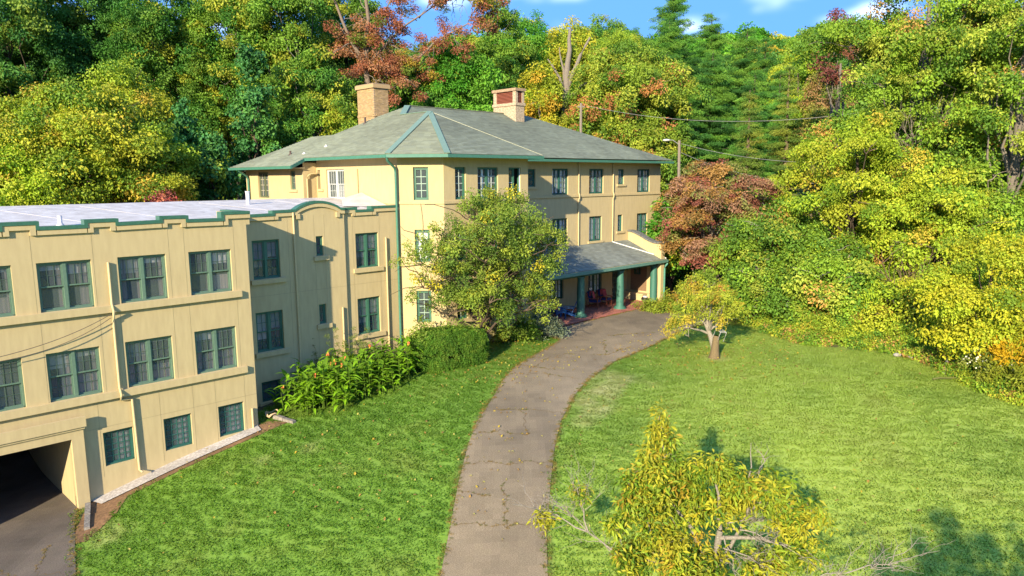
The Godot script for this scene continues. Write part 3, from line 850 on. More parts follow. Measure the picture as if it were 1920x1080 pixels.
	for q in [[[20.25, 29.25, 1.0], [20.28, 29.25, 0.85], [20.8, 29.4, 0.5], [20.85, 29.42, 0.3], [20.88, 29.42, -9.3]], [[19.4, 44.0, 0.6], [19.45, 44.0, 0.5], [19.95, 44.1, 0.2], [20.05, 44.1, 0.0], [20.05, 44.1, -3.0]]]:
		mb = MB.new()
		var pts := []
		var rr := []
		for e in q:
			pts.append(p(e[0], e[1], e[2])); rr.append(0.065)
		mb.tube(pts, rr, 10, gc)
		part("downspout", mb, M.metal, B)
	for q in [[35.78, 0.95, -4.6], [39.38, 0.95, -4.6]]:
		mb = MB.new()
		mb.tube([p(q[0], 30.33, q[1]), p(q[0], 30.33, -1.0), p(q[0], 30.26, -1.15), p(q[0], 30.26, -1.3), p(q[0], 30.33, -1.45), p(q[0], 30.33, q[2])], [0.045, 0.045, 0.045, 0.045, 0.045, 0.045], 8, STUCCO * 1.1)
		part("drainpipe", mb, M.paint, B)
	mb = MB.new()
	mb.tube([p(20.95, 33.0, 0.5), p(20.95, 33.0, -0.9)], [0.04, 0.04], 8, STUCCO * 0.85)
	part("drainpipe", mb, M.paint, B)
	mb = MB.new()   # bent pipe in the left return
	mb.tube([p(20.35, 37.22, -3.0), p(20.35, 37.22, 0.0), p(20.42, 37.2, 0.18), p(20.6, 37.2, 0.28), p(20.95, 37.15, 0.3)], [0.05, 0.05, 0.05, 0.05, 0.05], 8, STUCCO)
	part("drainpipe", mb, M.paint, B)
	# brick chimney
	var ck := MB.new()
	var bc := C(0.55, 0.4, 0.2)
	ck.box(p(27.53, 41.0, 0.5), p(28.65, 42.97, 6.08), C(0.42, 0.33, 0.22))
	var ch1 := part("chimney", ck, M.concrete, B)
	var bk := MB.new()
	for j in 72:
		var y := 0.6 + j * 0.0755
		if y > 5.85: break
		var wide := 0.05 if (y > 4.05 and y < 4.2) else 0.0
		for side in 4:
			var L := 1.12 if side % 2 == 0 else 1.97
			var n := 5 if side % 2 == 0 else 9
			for i in n:
				if side > 1 and i % 3: continue
				var a := L * (i + (0.5 if j % 2 else 0.0)) / n
				var b := minf(L, a + L / n - 0.012)
				if j % 2 and i == 0: pass
				var kk := R(0.78, 1.15)
				var cc := Color(bc.r * kk, bc.g * kk, bc.b * kk * R(0.9, 1.1))
				var pr := 0.012 + wide + R(0, 0.004)
				match side:
					0: bk.box(p(27.53 + a, 41.0 - pr, y), p(27.53 + b, 41.01, y + 0.064), cc)
					1: bk.box(p(27.53 - pr, 41.0 + a, y), p(27.54, 41.0 + b, y + 0.064), cc)
					2: bk.box(p(27.53 + a, 42.96, y), p(27.53 + b, 42.97 + pr, y + 0.064), cc)
					3: bk.box(p(28.64, 41.0 + a, y), p(28.65 + pr, 41.0 + b, y + 0.064), cc)
	part("brick", bk, M.brick, ch1, true)
	ck = MB.new()
	ck.box(p(27.42, 40.89, 5.9), p(28.76, 43.08, 6.14), bc * 1.0)
	ck.box(p(27.46, 40.93, 6.14), p(28.72, 43.04, 6.2), C(0.35, 0.27, 0.18))
	part("chimney_cap", ck, M.brick, ch1)
	# louvred chimney
	ck = MB.new()
	var wc2 := C(0.62, 0.5, 0.34)
	ck.box(p(34.22, 34.5, 3.2), p(35.02, 36.65, 4.72), wc2)
	ck.box(p(34.16, 34.44, 4.72), p(35.08, 36.71, 4.9), wc2)
	for q in [[34.22, 34.5], [34.82, 34.5], [34.22, 36.35], [34.82, 36.35]]: ck.box(p(q[0], q[1], 4.9), p(q[0] + 0.2, q[1] + 0.3, 5.66), wc2)
	ck.box(p(34.34, 34.66, 4.9), p(34.9, 36.5, 5.66), C(0.06, 0.03, 0.02))
	ck.box(p(34.14, 34.42, 5.66), p(35.1, 36.73, 5.84), C(0.5, 0.36, 0.22))
	var ch2 := part("chimney", ck, M.concrete, B)
	for j in 8:
		var y := 4.93 + j * 0.088
		ck = MB.new()
		ck.hexa([p(34.24, 34.8, y), p(34.24, 36.35, y), p(34.33, 36.35, y + 0.06), p(34.33, 34.8, y + 0.06), p(34.24, 34.8, y + 0.02), p(34.24, 36.35, y + 0.02), p(34.33, 36.35, y + 0.08), p(34.33, 34.8, y + 0.08)], C(0.3, 0.1, 0.06))
		ck.hexa([p(34.42, 34.53, y), p(34.82, 34.53, y), p(34.82, 34.64, y + 0.06), p(34.42, 34.64, y + 0.06), p(34.42, 34.53, y + 0.02), p(34.82, 34.53, y + 0.02), p(34.82, 34.64, y + 0.08), p(34.42, 34.64, y + 0.08)], C(0.3, 0.1, 0.06))
		part("louvre_slat", ck, M.paint, ch2)
	for q in [[20.75, 39.77, 1.4, 0.24, 0], [20.75, 38.14, 1.42, 0.1, 1], [21.5, 36.97, 1.8, 0.12, 1], [24.3, 37.2, 3.2, 0.4, 0]]:
		ck = MB.new()
		ck.tube([p(q[0], q[1], q[2] - 0.12), p(q[0], q[1], q[2] + q[3])], [0.06, 0.06], 8, C(0.08, 0.05, 0.04) if q[4] == 0 else C(0.6, 0.6, 0.58))
		ck.tube([p(q[0], q[1], q[2] - 0.03), p(q[0], q[1], q[2] + 0.07)], [0.16, 0.07], 8, C(0.1, 0.07, 0.06) if q[4] == 0 else C(0.6, 0.6, 0.58))
		part("roof_vent", ck, M.metal, B)

func roofs() -> void:
	var sc := C(0.29, 0.325, 0.235)
	var shell := MB.new()
	var sh := MB.new()
	var bay := 3.57
	var rid := 4.24
	var planes := [
		[[20.25, 29.19, 1.15], [25.0, 31.9, bay], [25.0, 34.4, bay], [26.3, 35.7, rid], [25.19, 37.03, 3.67], [23.04, 38.73, 2.57], [23.01, 41.29, 2.56], [21.68, 42.46, 1.88], [19.4, 45.2, 0.717], [19.4, 37.15, 0.717], [20.25, 37.15, 1.15]],
		[[20.25, 29.19, 1.15], [22.29, 27.15, 1.15], [25.0, 31.9, bay]],
		[[22.29, 27.15, 1.15], [28.95, 27.15, 1.15], [25.0, 31.9, bay]],
		[[28.95, 29.65, 1.15], [45.5, 29.65, 1.15], [36.2, 35.7, rid], [26.3, 35.7, rid], [25.0, 34.4, bay]]]
	var eaves := [[0, 10], [0, 1], [0, 1], [0, 1]]
	for i in planes.size():
		var q := []
		for e in planes[i]: q.append(p(e[0], e[1], e[2]))
		var tri2 := []
		for e in q: tri2.append(e)
		shingles(sh, q, q[eaves[i][0]], q[eaves[i][1]], 0.16, 0.33, sc)
		if i == 0:
			var flat := PackedVector2Array()
			for e in q: flat.append(Vector2(e.x, e.z))
			var ix := Geometry2D.triangulate_polygon(flat)
			for k in range(0, ix.size(), 3): shell.fan([q[ix[k]], q[ix[k + 1]], q[ix[k + 2]]], Vector3.UP, sc)
		else: shell.fan(q, Vector3.UP, sc)
	for e in [[[28.95, 27.15, 1.15], [28.95, 29.65, 1.15], [25.0, 34.4, bay], [25.0, 31.9, bay]], [[45.5, 29.65, 1.15], [45.5, 41.75, 1.15], [36.2, 35.7, rid]], [[45.5, 41.75, 1.15], [26.3, 41.75, 1.15], [26.3, 35.7, rid], [36.2, 35.7, rid]],
		[[26.3, 35.7, rid], [25.19, 37.03, 3.67], [30, 37.03, 3.5]], [[25.19, 37.03, 3.67], [23.04, 38.73, 2.57], [30, 38.7, 2.4], [30, 37.03, 3.5]], [[23.04, 38.73, 2.57], [23.01, 41.29, 2.56], [28, 41.3, 2.2], [30, 38.7, 2.4]], [[23.01, 41.29, 2.56], [21.68, 42.46, 1.88], [27, 44, 1.4], [28, 41.3, 2.2]], [[21.68, 42.46, 1.88], [19.4, 45.2, 0.717], [27, 45.2, 0.7], [27, 44, 1.4]]]:
		var q := []
		for k in e: q.append(p(k[0], k[1], k[2]))
		shell.fan(q, Vector3.UP, sc)
	var rf := part("roof", shell, M.shingle, B)
	part("shingle", sh, M.shingle, rf, true)
	var cap := MB.new()
	for q in [[[20.25, 29.19, 1.15], [25.0, 31.9, bay], 0.3], [[22.29, 27.15, 1.15], [25.0, 31.9, bay], 0.3], [[25.0, 34.4, bay], [26.3, 35.7, rid], 0.34], [[25.0, 31.9, bay], [25.0, 34.4, bay], 0.14]]:
		var a := p(q[0][0], q[0][1], q[0][2] + 0.05)
		var b := p(q[1][0], q[1][1], q[1][2] + 0.05)
		cap.bar(a, b, q[2], 0.035, C(0.16, 0.245, 0.17))
	for q in [[[26.3, 35.7, rid], [36.2, 35.7, rid], 0.16], [[28.95, 27.15, 1.15], [25.0, 31.9, bay], 0.05]]:
		cap.bar(p(q[0][0], q[0][1], q[0][2] + 0.05), p(q[1][0], q[1][1], q[1][2] + 0.05), q[2], 0.03, C(0.24, 0.255, 0.18))
	part("hip_cap", cap, M.paint, rf)

func porch() -> void:
	var mb := MB.new()
	var sh := MB.new()
	var q := [p(28.6, 27.55, -5.6), p(41.95, 27.55, -5.6), p(41.25, 30.39, -4.42), p(28.6, 30.39, -4.42)]
	q = [p(28.6, 27.55, -5.6), p(41.85, 27.55, -5.6), p(41.2, 30.39, -4.42), p(28.6, 30.39, -4.42)]
	shingles(sh, q, q[0], q[1], 0.15, 0.33, C(0.27, 0.3, 0.26))
	var r := []
	for e in q: r.append(e - Vector3(0, 0.18, 0))
	r.append_array(q)
	mb.hexa(r, STUCCO * 0.8)
	var rf := part("porch_roof", mb, M.stucco, B)
	part("shingle", sh, M.shingle, rf, true)
	mb = MB.new()
	ledge(mb, Vector2(28.6, 27.55), Vector2(41.9, 27.55), -5.8, -5.62, Vector2(0, -1), 0.12, C(0.13, 0.27, 0.22))
	mb.bar(p(39.3, 30.3, -4.38), p(41.85, 27.6, -5.53), 0.06, 0.06, C(0.7, 0.7, 0.68))
	part("porch_gutter", mb, M.metal, rf)
	# beam behind the gutter
	mb = MB.new()
	mb.box(p(28.6, 27.85, -5.98), p(41.2, 28.15, -5.72), GREEN * 0.8)
	part("porch_beam", mb, M.paint, B)
	for u in [29.4, 33.3, 37.25, 41.0]:
		mb = MB.new()
		var s := [[-8.56, 0.42], [-8.4, 0.42], [-8.37, 0.36], [-8.32, 0.36], [-8.28, 0.27], [-8.3, 0.25], [-7.0, 0.245], [-6.1, 0.215], [-6.05, 0.26], [-5.98, 0.27]]
		var pts := []
		var rr := []
		for e in s:
			pts.append(p(u, 28.0, e[0])); rr.append(e[1])
		mb.tube(pts, rr, 18, C(0.05, 0.16, 0.12))
		part("porch_column", mb, M.paint, B)
	# side wall with swept coping, bench and niche
	mb = MB.new()
	var tops := []
	for i in 9:
		var t := i / 8.0
		tops.append([lerpf(30.39, 27.6, t), -3.78 - 0.72 * smoothstep(0.0, 0.85, t)])
	for i in 8:
		var a: Array = tops[i]
		var b: Array = tops[i + 1]
		mb.hexa([p(41.25, a[0], -9.0), p(41.65, a[0], -9.0), p(41.65, b[0], -9.0), p(41.25, b[0], -9.0), p(41.25, a[0], a[1]), p(41.65, a[0], a[1]), p(41.65, b[0], b[1]), p(41.25, b[0], b[1])], STUCCO)
	mb.box(p(41.1, 28.35, -8.6), p(41.26, 30.38, -8.0), STUCCO)
	part("porch_side_wall", mb, M.stucco, B)
	mb = MB.new()
	for i in 8:
		var a: Array = tops[i]
		var b: Array = tops[i + 1]
		mb.hexa([p(41.15, a[0], a[1]), p(41.75, a[0], a[1]), p(41.75, b[0] - 0.05, b[1]), p(41.15, b[0] - 0.05, b[1]), p(41.15, a[0], a[1] + 0.09), p(41.75, a[0], a[1] + 0.09), p(41.75, b[0] - 0.05, b[1] + 0.09), p(41.15, b[0] - 0.05, b[1] + 0.09)], C(0.2, 0.22, 0.22))
	part("coping", mb, M.concrete, B)
	mb = MB.new()
	mb.box(p(40.6, 28.6, -8.56), p(41.1, 30.38, -8.08), STUCCO)
	mb.box(p(40.55, 28.55, -8.08), p(41.1, 30.38, -8.0), STUCCO * 1.05)
	part("masonry_bench", mb, M.stucco, B)
	mb = MB.new()
	mb.box(p(41.235, 28.75, -7.9), p(41.249, 30.1, -6.2), C(0.22, 0.14, 0.08))
	part("brown_panel", mb, M.paint, B)
	set_window(window_node({"w": 0.5, "h": 0.7, "cols": 2, "rows": 2, "barw": 0.03, "col": GREEN * 0.6, "bar": GREEN, "inside": C(0.25, 0.24, 0.2), "depth": 0.5}), 41.05, 29.5, -6.75, -PI / 2)
	mb = MB.new()
	mb.tube([p(41.8, 27.45, -5.75), p(41.8, 27.45, -5.9), p(41.65, 27.5, -6.05), p(41.55, 27.5, -6.2), p(41.55, 27.5, -8.6)], [0.07, 0.07, 0.07, 0.07, 0.07], 8, C(0.09, 0.27, 0.2))
	part("downspout", mb, M.metal, B)
	# red tiled floor
	mb = MB.new()
	mb.box(p(28.58, 27.1, -9.2), p(41.25, 30.39, -8.5), C(0.2, 0.08, 0.06))
	var fl := part("porch_floor", mb, M.concrete, B)
	mb = MB.new()
	for i in 42:
		for j in 11:
			var u := 28.62 + i * 0.3
			var v := 27.1 + j * 0.297
			var k := R(0.75, 1.2)
			mb.box(p(u, v, -8.54), p(minf(u + 0.285, 41.24), v + 0.283, -8.475 + R(0, 0.003)), Color(0.55 * k, 0.2 * k, 0.14 * k))
	part("floor_tile", mb, M.concrete, fl, true)

# ---------------------------------------------------------------- ground
func lawn_colour(x: float, z: float) -> Color:
	var t := smoothstep(0.0, 9.0, x + 0.35 * (z + 28.0))
	var c := Color(0.26, 0.47, 0.042).lerp(Color(0.52, 0.68, 0.095), t)
	var n1 := fine.get_noise_2d(x * 9.0, z * 9.0)
	var n2 := fine.get_noise_2d(x * 30.0 + 500, z * 30.0)
	c = c.lerp(Color(0.36, 0.34, 0.07), clampf(n1 * 0.6 + n2 * 0.3 - 0.12, 0.0, 0.45))
	c = c.lerp(Color(0.1, 0.26, 0.02), clampf(-n1 * 0.5 + n2 * 0.25, 0.0, 0.35))
	# worn and dry patches
	for q in [[4.1, -30.8, 1.4, 0.8], [3.1, -27.9, 1.0, 1.0], [3.6, -29.3, 0.9, 1.0], [5.8, -30.1, 0.6, 0.9], [2.6, -26.3, 0.6, 0.8], [9.9, -34.1, 0.7, 0.8], [-7.4, -25.8, 0.5, 0.5], [-9.2, -25.1, 0.45, 0.5], [-6.2, -24.0, 0.35, 0.4], [-12.9, -21.4, 0.7, 0.7]]:
		var d = Vector2(x - q[0], z - q[1]).length() / q[2]
		if d < 1.6: c = c.lerp(Color(0.66, 0.66, 0.22), q[3] * (1.0 - smoothstep(0.3, 1.5, d)) * clampf(0.8 + n2 * 1.4, 0.0, 1.0))
	for s in [0.0, 2.2]:   # pale wheel marks beside the drive
		var e := absf((x - 3.4) - (z + 28.6) * -0.42 - 0.35 * s) / 0.28
		if e < 1.0 and z > -31.5 and z < -26.5: c = c.lerp(Color(0.7, 0.7, 0.3), 0.7 * (1.0 - e) * clampf(0.7 + n2 * 1.5, 0.0, 1.0))
	return c

func is_lawn(x: float, z: float) -> bool:
	var q := Vector2(x, z)
	if Geometry2D.is_point_in_polygon(q, drive_poly) or Geometry2D.is_point_in_polygon(q, portal_poly) or Geometry2D.is_point_in_polygon(q, thicket_poly): return false
	var k := uv_of(x, z)
	if k.x < 12.6 and k.y > 27.0: return false
	if Geometry2D.is_point_in_polygon(q, soil_poly): return false
	if k.x >= 12.6 and k.x < 22 and k.y > 28.9: return false
	if k.x + k.y > 50.2 and k.x < 22.7 and k.y > 27.7: return false
	if k.x >= 22 and k.x < 28.7 and k.y > 27.6: return false
	if k.x >= 28.5 and k.y > 27.0: return false
	return true

var grid_h := PackedFloat32Array()
var grid_x := []
var grid_z := []
# height of the ground sheet itself, between its grid points
func sheet_y(x: float, z: float) -> float:
	var i: int = clampi(grid_x.bsearch(x) - 1, 0, grid_x.size() - 2)
	var j: int = clampi(grid_z.bsearch(z) - 1, 0, grid_z.size() - 2)
	var fx: float = (x - grid_x[i]) / (grid_x[i + 1] - grid_x[i])
	var fz: float = (z - grid_z[j]) / (grid_z[j + 1] - grid_z[j])
	var w := grid_x.size()
	var a := grid_h[j * w + i]
	var b := grid_h[j * w + i + 1]
	var c := grid_h[(j + 1) * w + i]
	var d := grid_h[(j + 1) * w + i + 1]
	if fx + fz < 1.0: return a + fx * (b - a) + fz * (c - a)
	return d + (1.0 - fx) * (c - d) + (1.0 - fz) * (b - d)

func land() -> void:
	var line := func(lo: float, hi: float, far: float) -> Array:
		var a := []
		var x := lo
		while x < hi + 0.01:
			a.append(x); x += 0.4
		var s := 0.6
		x = hi
		while x < far:
			x += s; s *= 1.22; a.append(x)
		s = 0.6; x = lo
		while x > -far:
			x -= s; s *= 1.22; a.push_front(x)
		return a
	var xs: Array = line.call(-22.0, 30.0, 500.0)
	var zs: Array = line.call(-50.0, -8.0, 500.0)
	var w := xs.size()
	var hgt := PackedFloat32Array()
	for z in zs:
		for x in xs: hgt.append(ground(x, z))
	grid_h = hgt; grid_x = xs; grid_z = zs
	var v := PackedVector3Array()
	var nn := PackedVector3Array()
	var cc := PackedColorArray()
	var ix := PackedInt32Array()
	for j in zs.size():
		for i in w:
			var x: float = xs[i]
			var z: float = zs[j]
			v.append(Vector3(x, hgt[j * w + i], z))
			var a := maxi(i - 1, 0)
			var b := mini(i + 1, w - 1)
			var c := maxi(j - 1, 0)
			var d := mini(j + 1, zs.size() - 1)
			nn.append(Vector3(-(hgt[j * w + b] - hgt[j * w + a]) / (xs[b] - xs[a]), 1, -(hgt[d * w + i] - hgt[c * w + i]) / (zs[d] - zs[c])).normalized())
			var soil := C(0.09, 0.075, 0.035)
			cc.append(lawn_colour(x, z) * 0.66 if is_lawn(x, z) and x * x + z * z < 2300 else soil)  # lawn tone darkened here: shade between the grass tufts put into the colour
	for j in zs.size() - 1:
		for i in w - 1:
			var a := j * w + i
			ix.append_array([a, a + 1, a + w, a + 1, a + w + 1, a + w])
	var arr := []
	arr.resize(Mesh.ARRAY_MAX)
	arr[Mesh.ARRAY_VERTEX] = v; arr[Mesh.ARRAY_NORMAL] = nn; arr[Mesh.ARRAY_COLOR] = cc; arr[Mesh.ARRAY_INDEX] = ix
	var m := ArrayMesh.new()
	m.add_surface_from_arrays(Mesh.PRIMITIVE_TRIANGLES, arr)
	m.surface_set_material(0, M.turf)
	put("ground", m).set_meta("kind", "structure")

func drape(poly: PackedVector2Array, step: float, off: float, colour: Callable) -> MB:
	var mb := MB.new()
	var lo := Vector2(1e9, 1e9)
	var hi := -lo
	for q in poly:
		lo = lo.min(q); hi = hi.max(q)
	var cache := {}
	var y := func(q: Vector2) -> Vector3:
		if not cache.has(q): cache[q] = Vector3(q.x, ground(q.x, q.y) + off, q.y)
		return cache[q]
	for i in int(ceil((hi.x - lo.x) / step)):
		for j in int(ceil((hi.y - lo.y) / step)):
			var a := lo + Vector2(i, j) * step
			var cell := PackedVector2Array([a, a + Vector2(step, 0), a + Vector2(step, step), a + Vector2(0, step)])
			for q in Geometry2D.intersect_polygons(poly, cell):
				var pts := []
				for f in q: pts.append(y.call(f))
				mb.fan(pts, Vector3.UP, colour.call(a.x, a.y))
	return mb

func poly_of(a: Array) -> PackedVector2Array:
	var q := PackedVector2Array()
	for i in range(0, a.size(), 2): q.append(Vector2(a[i], a[i + 1]))
	return q

func paving() -> void:
	var asph := func(x: float, z: float) -> Color:
		var k := 1.0 + 0.45 * fine.get_noise_2d(x * 8.0, z * 5.0) + 0.25 * fine.get_noise_2d(x * 40.0, z * 40.0)
		return Color(0.36 * k, 0.29 * k, 0.175 * k)
	var o := part("driveway", drape(drive_poly, 0.25, 0.03, asph), M.asphalt)
	o.set_meta("kind", "structure")
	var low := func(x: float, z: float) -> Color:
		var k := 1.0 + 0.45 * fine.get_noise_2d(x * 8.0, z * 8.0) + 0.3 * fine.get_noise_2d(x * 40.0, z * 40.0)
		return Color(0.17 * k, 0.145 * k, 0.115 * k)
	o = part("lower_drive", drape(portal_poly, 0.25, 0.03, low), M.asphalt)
	o.set_meta("kind", "structure")
	# weeds in the cracks and along the broken edges of the drive
	var xf := []
	var cols := []
	var wc := [C(0.3, 0.2, 0.05), C(0.22, 0.2, 0.05), C(0.36, 0.25, 0.08), C(0.14, 0.17, 0.03)]
	var cm := MB.new()
	var cracks := [[-0.1, -33.3, 0.98, -32.76, 1.82, -34.34], [0.98, -32.76, 2.0, -32.3], [0.35, -31.7, 1.3, -31.8, 2.9, -30.9], [-0.8, -27.6, 0.82, -27.45, 2.2, -26.9], [-1.3, -25.5, -0.4, -25.6, 0.45, -25.1], [-1.5, -23.4, -0.22, -23.1, 1.4, -23.1], [-1.7, -20.1, -0.2, -19.8, 1.1, -19.95], [-0.3, -22.0, -0.2, -19.8], [2.6, -35.0, 4.6, -34.6, 6.0, -36.0], [4.6, -34.6, 4.9, -37.5], [0.4, -27.5, 0.5, -25.1], [5.2, -38.5, 8.0, -39.2], [-15.6, -19.8, -14.2, -19.2, -13.2, -19.4], [-14.6, -21.0, -13.9, -19.3], [-17.5, -20.2, -15.6, -19.8], [-1.6, -21.6, -0.6, -21.3]]
	for q in cracks:
		for i in range(0, q.size() - 2, 2):
			var a := Vector2(q[i], q[i + 1])
			var b := Vector2(q[i + 2], q[i + 3])
			var n := int(a.distance_to(b) / 0.1)
			var last := a
			for k in range(1, n + 1):
				var t := float(k) / n
				var c := a.lerp(b, t) + Vector2(fine.get_noise_2d(a.x * 50 + k * 12.0, 3), fine.get_noise_2d(a.y * 50 + k * 12.0, 9)) * 0.22
				var d := (c - last).normalized().orthogonal() * R(0.005, 0.016)
				var ya := ground(last.x, last.y) + 0.036
				var yc := ground(c.x, c.y) + 0.036
				cm.face(Vector3(last.x - d.x, ya, last.y - d.y), Vector3(c.x - d.x, yc, c.y - d.y), Vector3(c.x + d.x, yc, c.y + d.y), Vector3(last.x + d.x, ya, last.y + d.y), Vector3.UP, C(0.22, 0.15, 0.07))
				if rng.randf() < 0.9 and fine.get_noise_2d(c.x * 20, c.y * 20) > -0.3:
					var s := R(0.1, 0.28)
					xf.append(Transform3D(Basis(Vector3.UP, R(0, TAU)).scaled(Vector3(s, s * 0.5, s)), Vector3(c.x, yc, c.y))); cols.append(wc[rng.randi() % 4])
				last = c
	part("drive_crack", cm, M.soil, o.get_parent().get_node("driveway"), true)
	var edges := []
	for i in drive_poly.size(): edges.append([drive_poly[i], drive_poly[(i + 1) % drive_poly.size()]])
	for i in range(2, 5): edges.append([portal_poly[i], portal_poly[i + 1]])
	for e in edges:
		var a: Vector2 = e[0]
		var b: Vector2 = e[1]
		if a.y > -14 and b.y > -14: continue
		var n := int(a.distance_to(b) / 0.07)
		for k in n:
			var c := a.lerp(b, float(k) / n) + Vector2(R(-0.12, 0.12), R(-0.12, 0.12))
			var kk := uv_of(c.x, c.y)
			if kk.x > 28 and kk.y > 27: continue
			var s := R(0.12, 0.4)
			xf.append(Transform3D(Basis(Vector3.UP, R(0, TAU)).scaled(Vector3(s, s * 0.55, s)), Vector3(c.x, ground(c.x, c.y) + 0.03, c.y))); cols.append(wc[rng.randi() % 4])
	var st := scatter("drive_weeds", P.weed, xf, cols)
	meta(st, "dry yellow weeds along the drive edges and in its cracks", "weeds")
	# concrete apron along the wing foot, kerb stubs and bare soil
	var cc := func(x: float, z: float) -> Color:
		var k := 1.0 + 0.3 * fine.get_noise_2d(x * 30.0, z * 30.0)
		return Color(0.62 * k, 0.59 * k, 0.53 * k)
	var soil := func(x: float, z: float) -> Color:
		var k := 1.0 + 0.4 * fine.get_noise_2d(x * 30.0, z * 30.0)
		return Color(0.3 * k, 0.17 * k, 0.075 * k)
	o = part("bare_soil", drape(soil_poly, 0.4, 0.02, soil), M.soil)
	o.set_meta("kind", "structure")
	o = part("concrete_apron", drape(poly_of([-14.95, -23.85, -12.77, -25.95, -10.87, -27.85, -10.5, -28.2, -10.1, -27.6, -12.1, -25.5, -13.7, -23.95, -14.25, -23.4]), 0.4, 0.06, cc), M.concrete)
	o.set_meta("kind", "structure")
	for q in [[-14.75, -23.45, -13.8, -21.75, "weathered concrete kerb stub beside the portal foot"], [-9.95, -28.75, -8.9, -28.05, "pale concrete kerb piece in front of the leafy canna bed"]]:
		var mb := MB.new()
		var a := on_ground(q[0], q[1], 0.02)
		var b := on_ground(q[2], q[3], -0.02)
		mb.bar(Vector3(), (b - a) * 0.48, 0.17, 0.3, C(0.36, 0.33, 0.28))
		mb.bar((b - a) * 0.5, b - a, 0.165, 0.26, C(0.33, 0.31, 0.27))
		var e := part("concrete_kerb", mb, M.concrete)
		e.position = a
		meta(e, q[4], "kerb", "kerb pieces along the wing")

func lawn() -> void:
	var r := RandomNumberGenerator.new()
	r.seed = 77
	var protos := []
	for s in 3:
		var mb := MB.new()
		for i in 46:
			var a := r.randf_range(0, TAU)
			var d := 0.28 * sqrt(r.randf())
			var k := r.randf_range(0.85, 1.18)
			var tint := Color(k * r.randf_range(0.9, 1.2), k, k * r.randf_range(0.7, 1.2))
			for j in 4:
				var o := Vector3(cos(a) * d + r.randf_range(-0.03, 0.03), -0.01, sin(a) * d + r.randf_range(-0.03, 0.03))
				var b := r.randf_range(0, TAU)
				var sd := Vector3(cos(b), 0, sin(b)) * r.randf_range(0.006, 0.013)
				var tip := o + Vector3(r.randf_range(-0.04, 0.04), r.randf_range(0.012, 0.036), r.randf_range(-0.04, 0.04))
				mb.tri(o - sd, o + sd, tip, Vector3(sd.z, 0.02, -sd.x).normalized() * 0.35 + Vector3.UP * 0.9, tint)
		protos.append(mb.mesh(M.grass))
	var xf := []
	var cols := []
	var z := -46.0
	while z < -11.5:
		var x := -16.0
		while x < 24.0:
			var px := x + R(-0.14, 0.14)
			var pz := z + R(-0.14, 0.14)
			if px < -pz * 0.78 and px > pz * 0.78 and is_lawn(px, pz):
				var s := R(0.8, 1.3)
				xf.append(Transform3D(Basis(Vector3.UP, R(0, TAU)).scaled(Vector3(s, s * R(0.7, 1.1), s)), Vector3(px, sheet_y(px, pz), pz)))
				var c := lawn_colour(px, pz) * R(0.95, 1.06)
				c.a = 1.0
				cols.append(c)
			x += 0.2
		z += 0.2
	var o := scatter("lawn_grass", protos[0], xf, cols)
	meta(o, "mown lawn grass on both sides of the curved drive", "grass")

